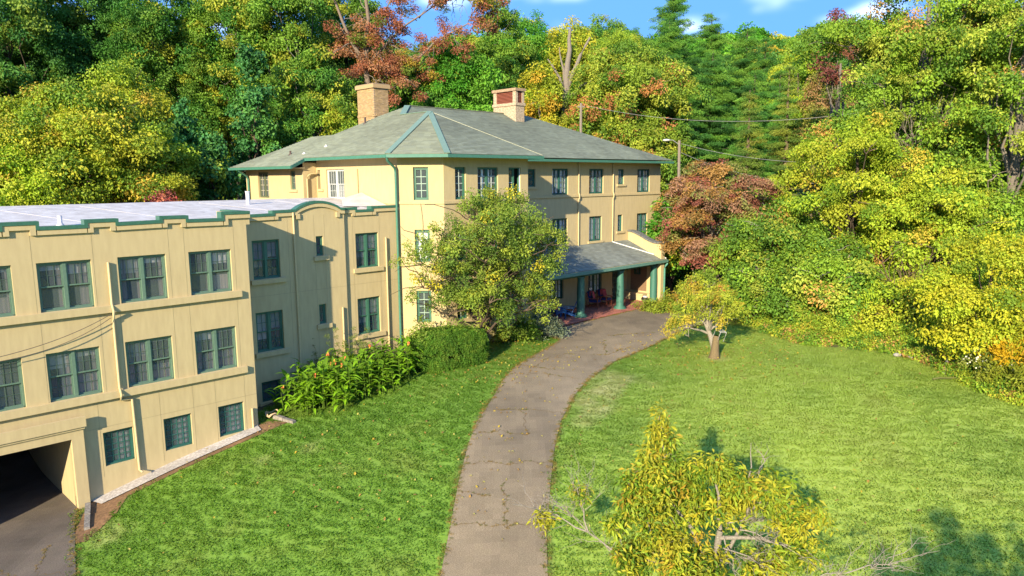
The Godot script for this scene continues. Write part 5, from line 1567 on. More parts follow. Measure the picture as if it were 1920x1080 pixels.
func drive_tree() -> void:
	var at := on_ground(9.95, -34.4, -0.05)
	var o := thing("small_tree", "small yellowing fruit tree with pale lichened leaning trunk beside the drive", "tree", at)
	var pale := C(0.46, 0.43, 0.36)
	var mb := MB.new()
	mb.tube([Vector3(0, -0.2, 0), Vector3(-0.05, 0.5, 0), Vector3(-0.18, 1.0, -0.1), Vector3(-0.4, 1.6, -0.3)], [0.2, 0.15, 0.13, 0.1], 9, pale)
	var ends := [Vector3(-1.5, 2.2, -0.4), Vector3(-0.9, 3.3, -0.9), Vector3(-0.2, 3.6, -1.4), Vector3(0.6, 3.0, -1.2), Vector3(-1.9, 1.5, 0.2), Vector3(0.9, 2.1, -0.4), Vector3(-0.6, 2.9, 0.6), Vector3(0.2, 2.6, 0.3)]
	for e in ends:
		limb(mb, Vector3(-0.3, 1.3 + R(-0.2, 0.2), -0.2), e, 0.07, 0.015, 0.05, pale)
		for k in 4: limb(mb, e * R(0.7, 0.95), e + Vector3(R(-0.6, 0.6), R(-0.2, 0.7), R(-0.6, 0.6)), 0.018, 0.005, 0.06, pale, 4)
	part("trunk", mb, M.bark, o)
	var lobes := []
	for e in ends: lobes.append([e, Vector3(0.7, 0.55, 0.7) * R(0.8, 1.15)])
	lobes.append([Vector3(-0.5, 2.1, -0.3), Vector3(1.0, 0.9, 0.9)])
	var cr := crown(lobes, 3.4, [[C(0.36, 0.41, 0.04), 4], [C(0.48, 0.38, 0.045), 1.3], [C(0.18, 0.28, 0.03), 2], [C(0.44, 0.22, 0.05), 0.15]], 0.8, 0.25, 0.4)
	scatter("crown", P.small, cr[0], cr[1], o)
	# old stump and the white chair hung behind it
	var s := thing("tree_stump", "sunlit yellow brown stump in front of the small drive tree", "stump", on_ground(9.85, -34.05, -0.05))
	mb = MB.new()
	mb.tube([Vector3(0, -0.1, 0), Vector3(0, 0.1, 0), Vector3(0.02, 0.5, 0), Vector3(0.05, 1.0, 0), Vector3(0.07, 1.15, 0)], [0.42, 0.26, 0.19, 0.16, 0.14], 11, C(0.3, 0.23, 0.12))
	part("wood", mb, M.bark, s)
	var c := thing("garden_chair", "white metal garden chair frame hooked on the stump", "chair", on_ground(10.05, -34.15, 0.95), "", 0.5)
	c.rotation = Vector3(0.25, 0.5, -0.15)
	c.scale = Vector3.ONE * 0.85
	var wc := C(0.42, 0.42, 0.4)
	for x in [-0.24, 0.24]:
		mb = MB.new()
		mb.tube([Vector3(x, -0.1, 0.2), Vector3(x, 0.45, 0.2), Vector3(x, 0.5, -0.2), Vector3(x, 0.0, -0.22)], [0.018, 0.018, 0.018, 0.018], 6, wc)
		part("leg", mb, M.metal, c)
		mb = MB.new()
		mb.tube([Vector3(x, 0.45, -0.2), Vector3(x, 0.85, -0.32)], [0.018, 0.018], 6, wc)
		part("back_post", mb, M.metal, c)
	for k in 5:
		mb = MB.new()
		mb.box(Vector3(-0.24, 0.43, -0.18 + k * 0.085), Vector3(0.24, 0.455, -0.13 + k * 0.085), wc)
		part("seat_slat", mb, M.metal, c)
	for k in 2:
		mb = MB.new()
		mb.bar(Vector3(-0.24, 0.6 + k * 0.18, -0.245 - k * 0.05), Vector3(0.24, 0.6 + k * 0.18, -0.245 - k * 0.05), 0.05, 0.025, wc)
		part("back_slat", mb, M.metal, c)

func leafy_shoots(called: String, label: String, at: Vector3, ends: Array, lobes: Array, bare: Array, pal: Array, per: float, singles: int) -> Node3D:
	var o := thing(called, label, "tree", at)
	var pale := C(0.4, 0.37, 0.31)
	var mb := MB.new()
	for e in ends:
		var a: Vector3 = e[0] - at
		var b: Vector3 = e[1] - at
		limb(mb, a, b, e[2], e[3], 0.035, pale, 8)
	part("trunk", mb, M.bark, o)
	mb = MB.new()
	for q in bare:
		var a: Vector3 = q[0] - at
		var b: Vector3 = q[1] - at
		limb(mb, a, b, q[2], 0.006, 0.05, pale * 1.1, 6)
		for k in int(q[3] * 2):
			var t := R(0.3, 1.0)
			var s := a.lerp(b, t)
			var e := s + ((b - a).normalized() * R(0.1, 0.6) + Vector3(R(-0.5, 0.5), R(-0.3, 0.5), R(-0.5, 0.5))) * R(0.5, 1.2)
			limb(mb, s, e, 0.009, 0.003, 0.08, pale * 1.1, 4)
			for m in 2: limb(mb, s.lerp(e, 0.6), e + Vector3(R(-0.3, 0.3), R(-0.25, 0.3), R(-0.3, 0.3)), 0.005, 0.002, 0.08, pale, 4)
	if bare.size(): part("bare_branch", mb, M.bark, o)
	var lob := []
	for l in lobes: lob.append([l[0] - at, l[1]])
	var tw := MB.new()
	var cr := crown(lob, per, pal, 1.0, 0.3, 0.35)
	for i in range(0, cr[0].size(), 3):   # a twig under every third spray
		var q: Vector3 = cr[0][i].origin
		var near: Vector3 = lob[0][0]
		for l in lob:
			if (l[0] - q).length() < (near - q).length(): near = l[0]
		limb(tw, near.lerp(q, 0.2), q + (q - near) * 0.1, 0.01, 0.003, 0.06, pale * 0.8, 4)
	part("twig", tw, M.bark, o)
	if singles:
		var lf := leaf_blade(0.17, 0.06, 1.1, C(0.34, 0.34, 0.03))
		var lg := leaf_blade(0.16, 0.055, 1.3, C(0.25, 0.32, 0.03))
		for i in singles:
			var t: Transform3D = cr[0][rng.randi() % cr[0].size()]
			var e := put("leaf", lf if i % 2 else lg, o)
			e.transform = Transform3D(Basis(Vector3.UP, R(0, TAU)) * Basis(Vector3.RIGHT, R(0.6, 1.6)), t.origin + Vector3(R(-0.2, 0.2), R(0.0, 0.25), R(-0.2, 0.2)))
	scatter("crown", P.lance, cr[0], cr[1], o)
	return o

func foreground_trees() -> void:
	var g := on_ground(4.75, -15.3, 0)
	var V := func(x: float, y: float, z: float) -> Vector3: return Vector3(x, y, z)
	var pal := [[C(0.38, 0.37, 0.03), 3.2], [C(0.42, 0.3, 0.035), 0.6], [C(0.25, 0.33, 0.03), 3], [C(0.13, 0.23, 0.02), 1.5]]
	var lobes := [[Vector3(3.5, 1.0, -15.5), Vector3(0.7, 0.75, 0.65)], [Vector3(3.4, 2.25, -15.8), Vector3(0.24, 0.8, 0.24)], [Vector3(3.36, 2.95, -15.9), Vector3(0.12, 0.3, 0.12)], [Vector3(3.1, 1.9, -15.7), Vector3(0.22, 0.5, 0.22)], [Vector3(3.0, 1.3, -15.6), Vector3(0.4, 0.4, 0.35)], [Vector3(4.15, 1.9, -15.3), Vector3(0.2, 0.45, 0.2)], [Vector3(3.75, 1.75, -15.5), Vector3(0.28, 0.5, 0.28)], [Vector3(3.3, 1.6, -15.6), Vector3(0.3, 0.5, 0.3)], [Vector3(2.72, 1.45, -15.7), Vector3(0.16, 0.5, 0.16)], [Vector3(2.9, 0.8, -15.6), Vector3(0.4, 0.6, 0.4)], [Vector3(4.05, 1.3, -15.4), Vector3(0.3, 0.6, 0.3)], [Vector3(5.3, 1.5, -15.0), Vector3(0.62, 0.42, 0.5)], [Vector3(5.75, 1.6, -14.8), Vector3(0.4, 0.4, 0.36)], [Vector3(4.95, 1.2, -15.2), Vector3(0.45, 0.4, 0.4)], [Vector3(4.65, 2.0, -15.2), Vector3(0.24, 0.36, 0.24)], [Vector3(5.0, 1.75, -15.1), Vector3(0.3, 0.3, 0.3)], [Vector3(6.1, 1.1, -14.6), Vector3(0.46, 0.44, 0.42)],
		[Vector3(3.4, 0.0, -15.2), Vector3(0.75, 0.7, 0.7)], [Vector3(4.2, -0.3, -14.9), Vector3(0.6, 0.55, 0.55)], [Vector3(5.6, 0.0, -14.6), Vector3(0.5, 0.4, 0.45)], [Vector3(6.0, 0.4, -14.4), Vector3(0.4, 0.3, 0.34)], [Vector3(2.7, -0.2, -15.3), Vector3(0.42, 0.45, 0.42)], [Vector3(6.3, 0.55, -14.3), Vector3(0.32, 0.2, 0.24)], [Vector3(4.45, 0.9, -15.5), Vector3(0.34, 0.4, 0.34)], [Vector3(0.75, 0.55, -15.9), Vector3(0.2, 0.16, 0.16)], [Vector3(1.6, 1.1, -15.9), Vector3(0.2, 0.2, 0.16)], [Vector3(6.5, 1.3, -14.5), Vector3(0.2, 0.2, 0.2)], [Vector3(2.4, 0.45, -15.6), Vector3(0.2, 0.22, 0.2)]]
	var base := g
	var fork := Vector3(4.6, -0.6, -15.2)
	var ends := [[base + Vector3(0, -0.3, 0), fork, 0.13, 0.1], [fork, Vector3(4.65, 0.7, -15.1), 0.1, 0.07], [Vector3(4.65, 0.7, -15.1), Vector3(4.55, 1.9, -15.25), 0.05, 0.02], [fork, Vector3(3.6, 1.2, -15.5), 0.07, 0.03], [Vector3(3.6, 1.2, -15.5), Vector3(3.42, 2.9, -15.8), 0.02, 0.006], [fork, Vector3(5.5, 1.5, -14.9), 0.06, 0.02], [Vector3(4.65, 0.5, -15.1), Vector3(6.4, 0.6, -14.3), 0.05, 0.02], [Vector3(5.2, 1.1, -15.0), Vector3(5.25, 2.75, -15.1), 0.03, 0.006], [fork, Vector3(2.6, -0.1, -15.4), 0.06, 0.02], [Vector3(3.2, 0.3, -15.4), Vector3(2.8, 1.7, -15.7), 0.02, 0.005]]
	var bare := [[Vector3(2.9, -0.5, -15.1), Vector3(1.75, 0.35, -15.7), 0.045, 5], [Vector3(1.75, 0.35, -15.7), Vector3(0.5, 0.7, -16.1), 0.022, 9], [Vector3(1.75, 0.35, -15.7), Vector3(1.5, 1.35, -16.0), 0.02, 8], [Vector3(1.7, 0.4, -15.7), Vector3(1.0, 0.95, -15.9), 0.014, 6], [Vector3(4.75, 0.8, -15.0), Vector3(5.6, 0.75, -14.4), 0.025, 8], [Vector3(4.75, 0.9, -15.0), Vector3(5.5, 1.1, -14.7), 0.02, 8], [Vector3(4.7, 0.6, -15.0), Vector3(4.9, -0.2, -14.5), 0.02, 7], [Vector3(4.7, 0.3, -15.0), Vector3(5.4, 0.2, -14.4), 0.02, 8], [Vector3(4.6, -0.5, -15.0), Vector3(5.9, -0.05, -13.6), 0.035, 5], [Vector3(5.9, -0.05, -13.6), Vector3(6.9, 0.45, -13.1), 0.02, 9], [Vector3(5.3, -0.1, -13.7), Vector3(6.6, 0.75, -13.2), 0.025, 9], [Vector3(6.6, 0.75, -13.2), Vector3(7.5, 1.07, -13.0), 0.014, 8], [Vector3(5.25, 1.8, -15.05), Vector3(5.6, 2.45, -15.0), 0.012, 2]]
	leafy_shoots("fruit_tree", "young fruit tree with golden green leaves and bare pale limbs in the foreground", g, ends, lobes, bare, pal, 10.0, 280)
	# its neighbour just outside the view, which throws the second shadow on the lawn
	g = on_ground(5.6, -3.2)
	var l2 := []
	var e2 := [[g, g + Vector3(0, 6.2, 0), 0.16, 0.08]]
	for q in [[0, 6.9, 0, 0.7], [0.9, 6.7, -0.3, 0.6], [-0.8, 6.5, 0.3, 0.6], [0.3, 7.8, -0.3, 0.28], [0.7, 6.2, 0.4, 0.6], [-0.8, 7.5, 0.2, 0.26], [-1.4, 6.0, 0, 0.5], [1.5, 7.3, 0.2, 0.25], [1.6, 6.2, -0.4, 0.5], [-0.2, 8.1, 0, 0.18], [1.5, 7.9, 0.1, 0.15], [-1.6, 6.8, 0.2, 0.22], [2.2, 6.4, 0, 0.3], [2.2, 7.0, 0, 0.16], [0.8, 7.5, 0, 0.2], [-1.6, 7.3, 0.2, 0.14]]:
		l2.append([g + Vector3(q[0] * 1.25, q[1] + 0.9, q[2]), Vector3.ONE * q[3]]); e2.append([g + Vector3(0, 5.2, 0), g + Vector3(q[0] * 1.25, q[1] + 0.9, q[2]), 0.05, 0.015])
	leafy_shoots("fruit_tree", "taller fruit tree out of view near the viewer whose shadow falls across the lawn", g, e2, l2, [], pal, 5.0, 0)

# ---------------------------------------------------------------- special trees, poles, wires
func odd_trees() -> void:
	rng.seed = 31
	var o := thing("rusty_tree", "tall tree with long bare pale limbs and rusty orange leaves above the brick chimney", "tree", on_ground(-12.4, -63.0, -0.2))
	var mb := MB.new()
	var at := o.position
	var lm := [[Vector3(-12.4, 1, -63), Vector3(-11.9, 15.5, -62), 0.4, 0.28], [Vector3(-11.9, 15.5, -62), Vector3(-12.0, 25, -62), 0.26, 0.1], [Vector3(-11.9, 16.5, -62), Vector3(-15.0, 24, -61.5), 0.18, 0.07], [Vector3(-11.9, 16, -62), Vector3(-7.9, 18.4, -62.5), 0.16, 0.1], [Vector3(-7.9, 18.4, -62.5), Vector3(-3.6, 21.3, -62.8), 0.1, 0.05], [Vector3(-3.6, 21.3, -62.8), Vector3(-2.2, 23.5, -63), 0.05, 0.02], [Vector3(-11.9, 18, -62), Vector3(-6.5, 22.6, -62.5), 0.12, 0.05], [Vector3(-6.5, 22.6, -62.5), Vector3(-2.6, 23.6, -62.5), 0.06, 0.02], [Vector3(-11.5, 18, -62), Vector3(-8.6, 16.6, -61.5), 0.07, 0.03], [Vector3(-11.9, 19, -62), Vector3(-9, 24.5, -62), 0.1, 0.03]]
	var xf := []
	var cols := []
	var pal := [[C(0.36, 0.13, 0.07), 4], [C(0.42, 0.2, 0.1), 2], [C(0.4, 0.28, 0.04), 1.2], [C(0.16, 0.22, 0.03), 1.0]]
	for q in lm:
		limb(mb, q[0] - at, q[1] - at, q[2], q[3], 0.03, C(0.34, 0.27, 0.2), 8)
		if q[2] > 0.35: continue
		for k in 10:
			var t := R(0.15, 1.0)
			var s: Vector3 = q[0].lerp(q[1], t) - at
			var e := s + Vector3(R(-1.6, 1.6), R(-1.4, 1.6), R(-1.2, 1.2))
			limb(mb, s, e, 0.045, 0.012, 0.06, C(0.36, 0.31, 0.26), 4)
			for m in 3: limb(mb, s.lerp(e, 0.5), e + Vector3(R(-1, 1), R(-1, 0.8), R(-0.8, 0.8)), 0.02, 0.008, 0.08, C(0.36, 0.31, 0.26), 4)
			if rng.randf() < 0.82:
				for m in 3:
					var sc := R(0.5, 0.9)
					xf.append(Transform3D(Basis(Vector3.UP, R(0, TAU)).scaled(Vector3(sc, sc, sc)), e + Vector3(R(-0.8, 0.8), R(-0.9, 0.3), R(-0.8, 0.8))))
					var c: Color = pick(pal) * R(0.8, 1.2)
					c.a = 1.0
					cols.append(c)
	part("trunk", mb, M.bark, o)
	scatter("crown", P.big2, xf, cols, o)
	o = thing("dead_tree", "bare dead grey trunk with stubby forks in front of the golden tree", "tree", on_ground(5.3, -68.6, -0.2))
	at = o.position
	mb = MB.new()
	var gy := C(0.36, 0.32, 0.27)
	for q in [[Vector3(5.3, 2.5, -68.6), Vector3(5.2, 16.5, -68.6), 0.5, 0.36], [Vector3(5.2, 16.5, -68.6), Vector3(5.5, 22.0, -68.6), 0.34, 0.12], [Vector3(5.2, 16.6, -68.6), Vector3(7.3, 21.2, -68.4), 0.26, 0.08], [Vector3(5.2, 16.0, -68.5), Vector3(3.4, 19.3, -68.3), 0.18, 0.06], [Vector3(5.4, 15.8, -68.5), Vector3(7.5, 17.4, -68.2), 0.2, 0.08], [Vector3(5.1, 16.8, -68.6), Vector3(4.5, 20.4, -68.6), 0.14, 0.04]]:
		limb(mb, q[0] - at, q[1] - at, q[2], q[3], 0.02, gy, 9)
	part("trunk", mb, M.bark, o)
	# bare brown sticks under the hemlocks, pale bare twigs among the shrubs
	for q in [[20.6, -53.5, 5.5, C(0.3, 0.19, 0.12), "bare brown brush leaning together under the hemlocks"], [29.0, -44.5, 8.5, C(0.36, 0.31, 0.25), "bare pale branches sticking out beside the second big yellow green tree"], [25.0, -44.0, 13.0, C(0.4, 0.35, 0.29), "pale bare limbs crossing low in the big spreading tree"], [21.0, -37.2, 5.2, C(0.3, 0.2, 0.13), "dry brown twigs arching out of the wide shrub tree"]]:
		o = thing("bare_brush", q[4], "branches", on_ground(q[0], q[1]))
		mb = MB.new()
		for k in 16:
			var b := Vector3(R(-0.8, 0.8), q[2] * R(0.2, 0.45) - 1.0, R(-0.5, 0.5))
			var e := Vector3(R(-2.6, 2.6), q[2] * R(0.7, 1.05), R(-0.2, 1.4))
			limb(mb, b, e, 0.05, 0.012, 0.05, q[3], 5)
			for m in 4: limb(mb, b.lerp(e, R(0.4, 0.9)), e + Vector3(R(-1, 1), R(-0.8, 0.6), R(-0.6, 0.6)), 0.018, 0.006, 0.06, q[3], 4)
		limb(mb, Vector3(0, -0.2, 0), Vector3(0, q[2] * 0.45, 0), 0.12, 0.06, 0.02, q[3], 6)
		part("branch", mb, M.bark, o)

func poles() -> void:
	var tops := []
	for q in [[13.6, -58.4, 11.4, 1, "weathered wooden pole with a street lamp arm behind the right roof end"], [5.9, -61.9, 14.7, 0, "grey wooden utility pole showing over the right roof slope"]]:
		var o := thing("utility_pole", q[4], "utility pole", on_ground(q[0], q[1], -0.3), "utility poles behind the house")
		var H: float = q[2] - o.position.y
		var mb := MB.new()
		mb.tube([Vector3(), Vector3(-0.15 if q[3] else 0.0, H, 0)], [0.16, 0.11], 9, C(0.38, 0.33, 0.27))
		part("pole", mb, M.bark, o)
		if q[3]:
			mb = MB.new()
			mb.tube([Vector3(-0.13, H - 0.35, 0), Vector3(-0.7, H + 0.0, 0.25), Vector3(-1.1, H + 0.05, 0.45)], [0.03, 0.03, 0.03], 6, C(0.4, 0.4, 0.4))
			part("lamp_arm", mb, M.metal, o)
			mb = MB.new()
			mb.ball(Vector3(-1.3, H + 0.0, 0.55), Vector3(0.32, 0.1, 0.17), C(0.55, 0.55, 0.53), 6)
			part("lamp_head", mb, M.metal, o)
		else:
			mb = MB.new()
			mb.box(Vector3(-0.3, H - 0.35, -0.06), Vector3(0.3, H - 0.23, 0.06), C(0.34, 0.3, 0.25))
			part("cross_arm", mb, M.bark, o)
		tops.append(o.position + Vector3(0, H - 0.25, 0))
	var runs := [[tops[1] + Vector3(0.6, 0, 0), Vector3(24.5, 12.9, -51.5), 0.9, "upper overhead wire running right from the grey utility pole"], [tops[0], Vector3(26, 9.6, -50), 0.7, "middle overhead wire running from the lamp pole into the hemlocks"], [tops[0] + Vector3(0, -0.7, 0), Vector3(22, 8.0, -50.5), 0.6, "lowest overhead wire below the lamp pole's other wire"]]
	for q in runs:
		var mb := MB.new()
		var pts := []
		var rr := []
		for i in 15:
			var t := i / 14.0
			pts.append(q[0].lerp(q[1], t) - Vector3(0, q[2] * 4.0 * t * (1 - t), 0)); rr.append(0.013)
		mb.tube(pts, rr, 5, C(0.28, 0.28, 0.28))
		var o := part("overhead_wire", mb, M.metal)
		meta(o, q[3], "wire", "overhead wires")
	for q in [[7.15, -4.6, 2.6, -5.62, 0.55, "thinner drooping cable on the front of the wing"], [7.15, -4.72, 2.6, -5.64, 0.85, "lower thicker drooping cable on the front of the wing"]]:
		var mb := MB.new()
		var pts := []
		var rr := []
		for i in 16:
			var t := i / 15.0
			pts.append(W(lerpf(q[0], q[2], t), 27.2, lerpf(q[1], q[3], t) - q[4] * 2.2 * t * (1 - t) * (1.0 - 0.35 * t))); rr.append(0.012)
		mb.tube(pts, rr, 5, C(0.1, 0.08, 0.06))
		meta(part("wall_cable", mb, M.paint), q[5], "cable", "cables on the wing front")
	var mb := MB.new()
	var pts := []
	var rr := []
	for i in 14:
		var t := i / 13.0
		pts.append(W(21.75 + 0.35 * sin(t * PI) - 0.7 * t, 28.68 - 0.35 * sin(t * PI) + 0.7 * t, -1.2 - 1.9 * sin(t * 2.2))); rr.append(0.011)
	mb.tube(pts, rr, 5, STUCCO * 0.7)
	meta(part("wall_cable", mb, M.paint), "thin looped cable under the bay corner window", "cable")

# ---------------------------------------------------------------- porch furniture and odds and ends
func armchair(label: String, u: float, v: float, turn: float) -> void:
	var o := thing("armchair", label, "armchair", W(u, v, -8.47), "wooden armchairs on the porch", TURN + turn)
	var wd := C(0.22, 0.06, 0.035)
	var navy := C(0.012, 0.025, 0.11)
	var mb := MB.new()
	for q in [[-0.3, 0.3], [0.3, 0.3], [-0.3, -0.32], [0.3, -0.32]]:
		mb = MB.new()
		mb.bar(Vector3(q[0], 0, q[1] + (0.05 if q[1] > 0 else -0.1)), Vector3(q[0], 0.62 if q[1] > 0 else 0.98, q[1] if q[1] > 0 else -0.4), 0.055, 0.055, wd, Vector3.RIGHT)
		part("leg", mb, M.paint, o)
	for x in [-0.31, 0.31]:
		mb = MB.new()
		mb.box(Vector3(x - 0.045, 0.6, -0.42), Vector3(x + 0.045, 0.64, 0.4), wd)
		part("arm", mb, M.paint, o)
		mb = MB.new()
		mb.bar(Vector3(x, 0.1, 0.36), Vector3(x, 0.1, -0.42), 0.04, 0.05, wd, Vector3.RIGHT)
		part("stretcher", mb, M.paint, o)
	mb = MB.new()
	mb.box(Vector3(-0.29, 0.34, -0.34), Vector3(0.29, 0.38, 0.34), wd)
	part("seat", mb, M.paint, o)
	mb = MB.new()
	mb.hexa([Vector3(-0.28, 0.38, -0.3), Vector3(0.28, 0.38, -0.3), Vector3(0.28, 0.38, 0.36), Vector3(-0.28, 0.38, 0.36), Vector3(-0.26, 0.5, -0.32), Vector3(0.26, 0.5, -0.32), Vector3(0.26, 0.5, 0.33), Vector3(-0.26, 0.5, 0.33)], navy)
	part("seat_cushion", mb, M.cloth, o)
	mb = MB.new()
	mb.hexa([Vector3(-0.27, 0.5, -0.3), Vector3(0.27, 0.5, -0.3), Vector3(0.27, 0.5, -0.18), Vector3(-0.27, 0.5, -0.18), Vector3(-0.26, 1.05, -0.44), Vector3(0.26, 1.05, -0.44), Vector3(0.26, 1.05, -0.33), Vector3(-0.26, 1.05, -0.33)], navy)
	part("back_cushion", mb, M.cloth, o)
	for k in 3:
		mb = MB.new()
		mb.box(Vector3(-0.28, 0.55 + k * 0.18, -0.4 - k * 0.045), Vector3(0.28, 0.63 + k * 0.18, -0.37 - k * 0.045), wd)
		part("back_slat", mb, M.paint, o)

func furniture() -> void:
	armchair("wooden armchair with navy cushions nearer the middle porch window", 36.35, 29.4, 0.35)
	armchair("wooden armchair with navy cushions directly behind the middle column", 37.5, 29.45, 0.1)
	for q in [[36.3, 29.1, 0.35, 0.34, "red towel over the back of the armchair by the window", C(0.5, 0.085, 0.1), 0.05], [37.5, 29.15, 0.1, 0.42, "red towel over the armchair behind the middle column", C(0.5, 0.085, 0.1), 0.0]]:
		var o := thing("towel", q[4], "towel", W(q[0], q[1] + 0.25, -8.47), "towels on the armchairs", TURN + q[2])
		var mb := MB.new()
		var w: float = q[3] / 2
		for i in 6:
			var x0 := lerpf(-w, w, i / 6.0)
			var x1 := lerpf(-w, w, (i + 1) / 6.0)
			var z0 := 0.012 * (i % 2)
			var z1 := 0.012 * ((i + 1) % 2)
			mb.face(Vector3(x0, 0.62, -0.0 + z0), Vector3(x1, 0.62, -0.0 + z1), Vector3(x1, 1.06, -0.12 + z1), Vector3(x0, 1.06, -0.12 + z0), Vector3.BACK, q[5])
			mb.face(Vector3(x0, 1.06, -0.12 + z0), Vector3(x1, 1.06, -0.12 + z1), Vector3(x1, 1.07, -0.28 + z1), Vector3(x0, 1.07, -0.28 + z0), Vector3.UP, q[5])
			mb.face(Vector3(x0, 1.07, -0.28 + z0), Vector3(x1, 1.07, -0.28 + z1), Vector3(x1, 0.7, -0.29 + z1), Vector3(x0, 0.7, -0.29 + z0), Vector3.FORWARD, q[5])
		part("cloth", mb, M.cloth, o)
	# slatted lounge chair
	var bl := C(0.012, 0.1, 0.3)
	var a := thing("adirondack_chair", "blue slatted lounge chair behind the left column", "chair", W(32.85, 28.7, -8.47), "", TURN - 2.5)
	var mb := MB.new()
	for x in [-0.3, 0.3]:
		mb = MB.new()
		mb.bar(Vector3(x, 0.38, 0.4), Vector3(x, 0.05, -0.6), 0.04, 0.12, bl, Vector3.UP)
		part("rear_leg", mb, M.paint, a)
		mb = MB.new()
		mb.box(Vector3(x - 0.03, 0, 0.33), Vector3(x + 0.03, 0.55, 0.43), bl)
		part("front_leg", mb, M.paint, a)
		mb = MB.new()
		mb.box(Vector3(x - 0.08, 0.55, -0.45), Vector3(x + 0.08, 0.58, 0.47), bl)
		part("arm", mb, M.paint, a)
	for k in 6:
		mb = MB.new()
		mb.bar(Vector3(-0.28, 0.4 - k * 0.045, 0.38 - k * 0.13), Vector3(0.28, 0.4 - k * 0.045, 0.38 - k * 0.13), 0.11, 0.025, bl)
		part("seat_slat", mb, M.paint, a)
		mb = MB.new()
		var x := -0.25 + k * 0.1
		mb.bar(Vector3(x, 0.2, -0.28), Vector3(x * 1.15, 1.02 - absf(x) * 0.3, -0.6), 0.09, 0.022, bl, Vector3.BACK)
		part("back_slat", mb, M.paint, a)
	# small table and the pot by the bench
	var t := thing("side_table", "low dark blue side table at the near porch end", "table", W(31.75, 28.55, -8.47), "", TURN)
	mb = MB.new()
	mb.box(Vector3(-0.45, 0.55, -0.35), Vector3(0.45, 0.6, 0.35), bl * 0.6)
	part("table_top", mb, M.paint, t)
	for q in [[-0.4, -0.3], [0.4, -0.3], [-0.4, 0.3], [0.4, 0.3]]:
		mb = MB.new()
		mb.box(Vector3(q[0] - 0.035, 0, q[1] - 0.035), Vector3(q[0] + 0.035, 0.55, q[1] + 0.035), bl * 0.6)
		part("leg", mb, M.paint, t)
	mb = MB.new()
	for x in [-0.36, 0.36]: mb.box(Vector3(x - 0.01, 0.38, -0.28), Vector3(x + 0.01, 0.54, 0.28), bl * 0.6)
	mb.box(Vector3(-0.36, 0.38, 0.29), Vector3(0.36, 0.54, 0.31), bl * 0.6)
	part("apron", mb, M.paint, t)
	for q in [[31.6, 28.5, C(0.5, 0.04, 0.04), "small red pot on the dark blue side table", 0.11], [31.95, 28.6, C(0.6, 0.6, 0.6), "small white cup on the dark blue side table", 0.05]]:
		mb = MB.new()
		mb.tube([Vector3(), Vector3(0, q[4] * 0.4, 0), Vector3(0, q[4] * 1.8, 0)], [q[4] * 0.6, q[4] * 0.8, q[4]], 12, q[2])
		var c := part("pot" if q[4] > 0.1 else "cup", mb, M.paint)
		c.position = W(q[0], q[1], -7.869)
		meta(c, q[3], "pot" if q[4] > 0.1 else "cup")
	var k := thing("round_pot", "dark round pot with a pale lid in front of the porch bench", "pot", W(40.3, 28.2, -8.47))
	mb = MB.new()
	mb.tube([Vector3(0, 0, 0), Vector3(0, 0.08, 0), Vector3(0, 0.22, 0), Vector3(0, 0.34, 0)], [0.12, 0.2, 0.25, 0.2], 14, C(0.02, 0.02, 0.022))
	part("bowl", mb, M.paint, k)
	mb = MB.new()
	mb.tube([Vector3(0.05, 0.35, 0), Vector3(0.05, 0.4, 0), Vector3(0.08, 0.46, 0)], [0.2, 0.18, 0.05], 14, C(0.6, 0.6, 0.58))
	part("lid", mb, M.paint, k)
	# planks leaning at the lawn corner, white stones, a fallen branch, hose
	for q in [[19.35, -31.2, 19.9, -31.9, C(0.34, 0.33, 0.3), "whiter plank leaning into the weeds at the lawn corner"], [19.6, -31.0, 20.1, -31.7, C(0.4, 0.35, 0.27), "grey brown plank beside the whiter plank at the lawn corner"]]:
		mb = MB.new()
		mb.bar(Vector3(), Vector3(q[2] - q[0], 0.5, q[3] - q[1]), 0.12, 0.04, q[4])
		var e := part("plank", mb, M.concrete)
		e.position = on_ground(q[0], q[1], 0.03)
		meta(e, q[5], "plank", "planks at the lawn corner")
	mb = MB.new()
	limb(mb, Vector3(), Vector3(1.1, 0.05, 0.15), 0.04, 0.02, 0.05, C(0.2, 0.22, 0.06), 6)
	var br := part("fallen_branch", mb, M.bark)
	br.position = on_ground(18.4, -30.4, 0.06)
	meta(br, "mossy fallen branch on the lawn near the planks", "branch")
	for q in [[18.75, -34.0, 0.14, "larger white stone at the far lawn edge"], [19.2, -33.6, 0.1, "smaller white stone at the far lawn edge"]]:
		mb = MB.new()
		mb.ball(Vector3(), Vector3(q[2] * 1.5, q[2] * 0.7, q[2]), C(0.42, 0.42, 0.38), 6)
		var e := part("stone", mb, M.concrete)
		e.position = on_ground(q[0], q[1], 0.08)
		meta(e, q[3], "stone", "white stones at the lawn edge")
	mb = MB.new()
	var pts := []
	var rr := []
	for i in 20:
		var s := i / 19.0
		pts.append(Vector3(cos(s * 9) * 0.3 * (1 - s * 0.3), 0.1 + 0.16 * absf(sin(s * 14)), sin(s * 9) * 0.3)); rr.append(0.03)
	mb.tube(pts, rr, 6, C(0.5, 0.36, 0.2))
	var ho := part("corrugated_hose", mb, M.paint)
	ho.position = on_ground(-10.05, -28.85, 0.0)
	meta(ho, "tan corrugated drain hose coiled at the wing corner", "hose")

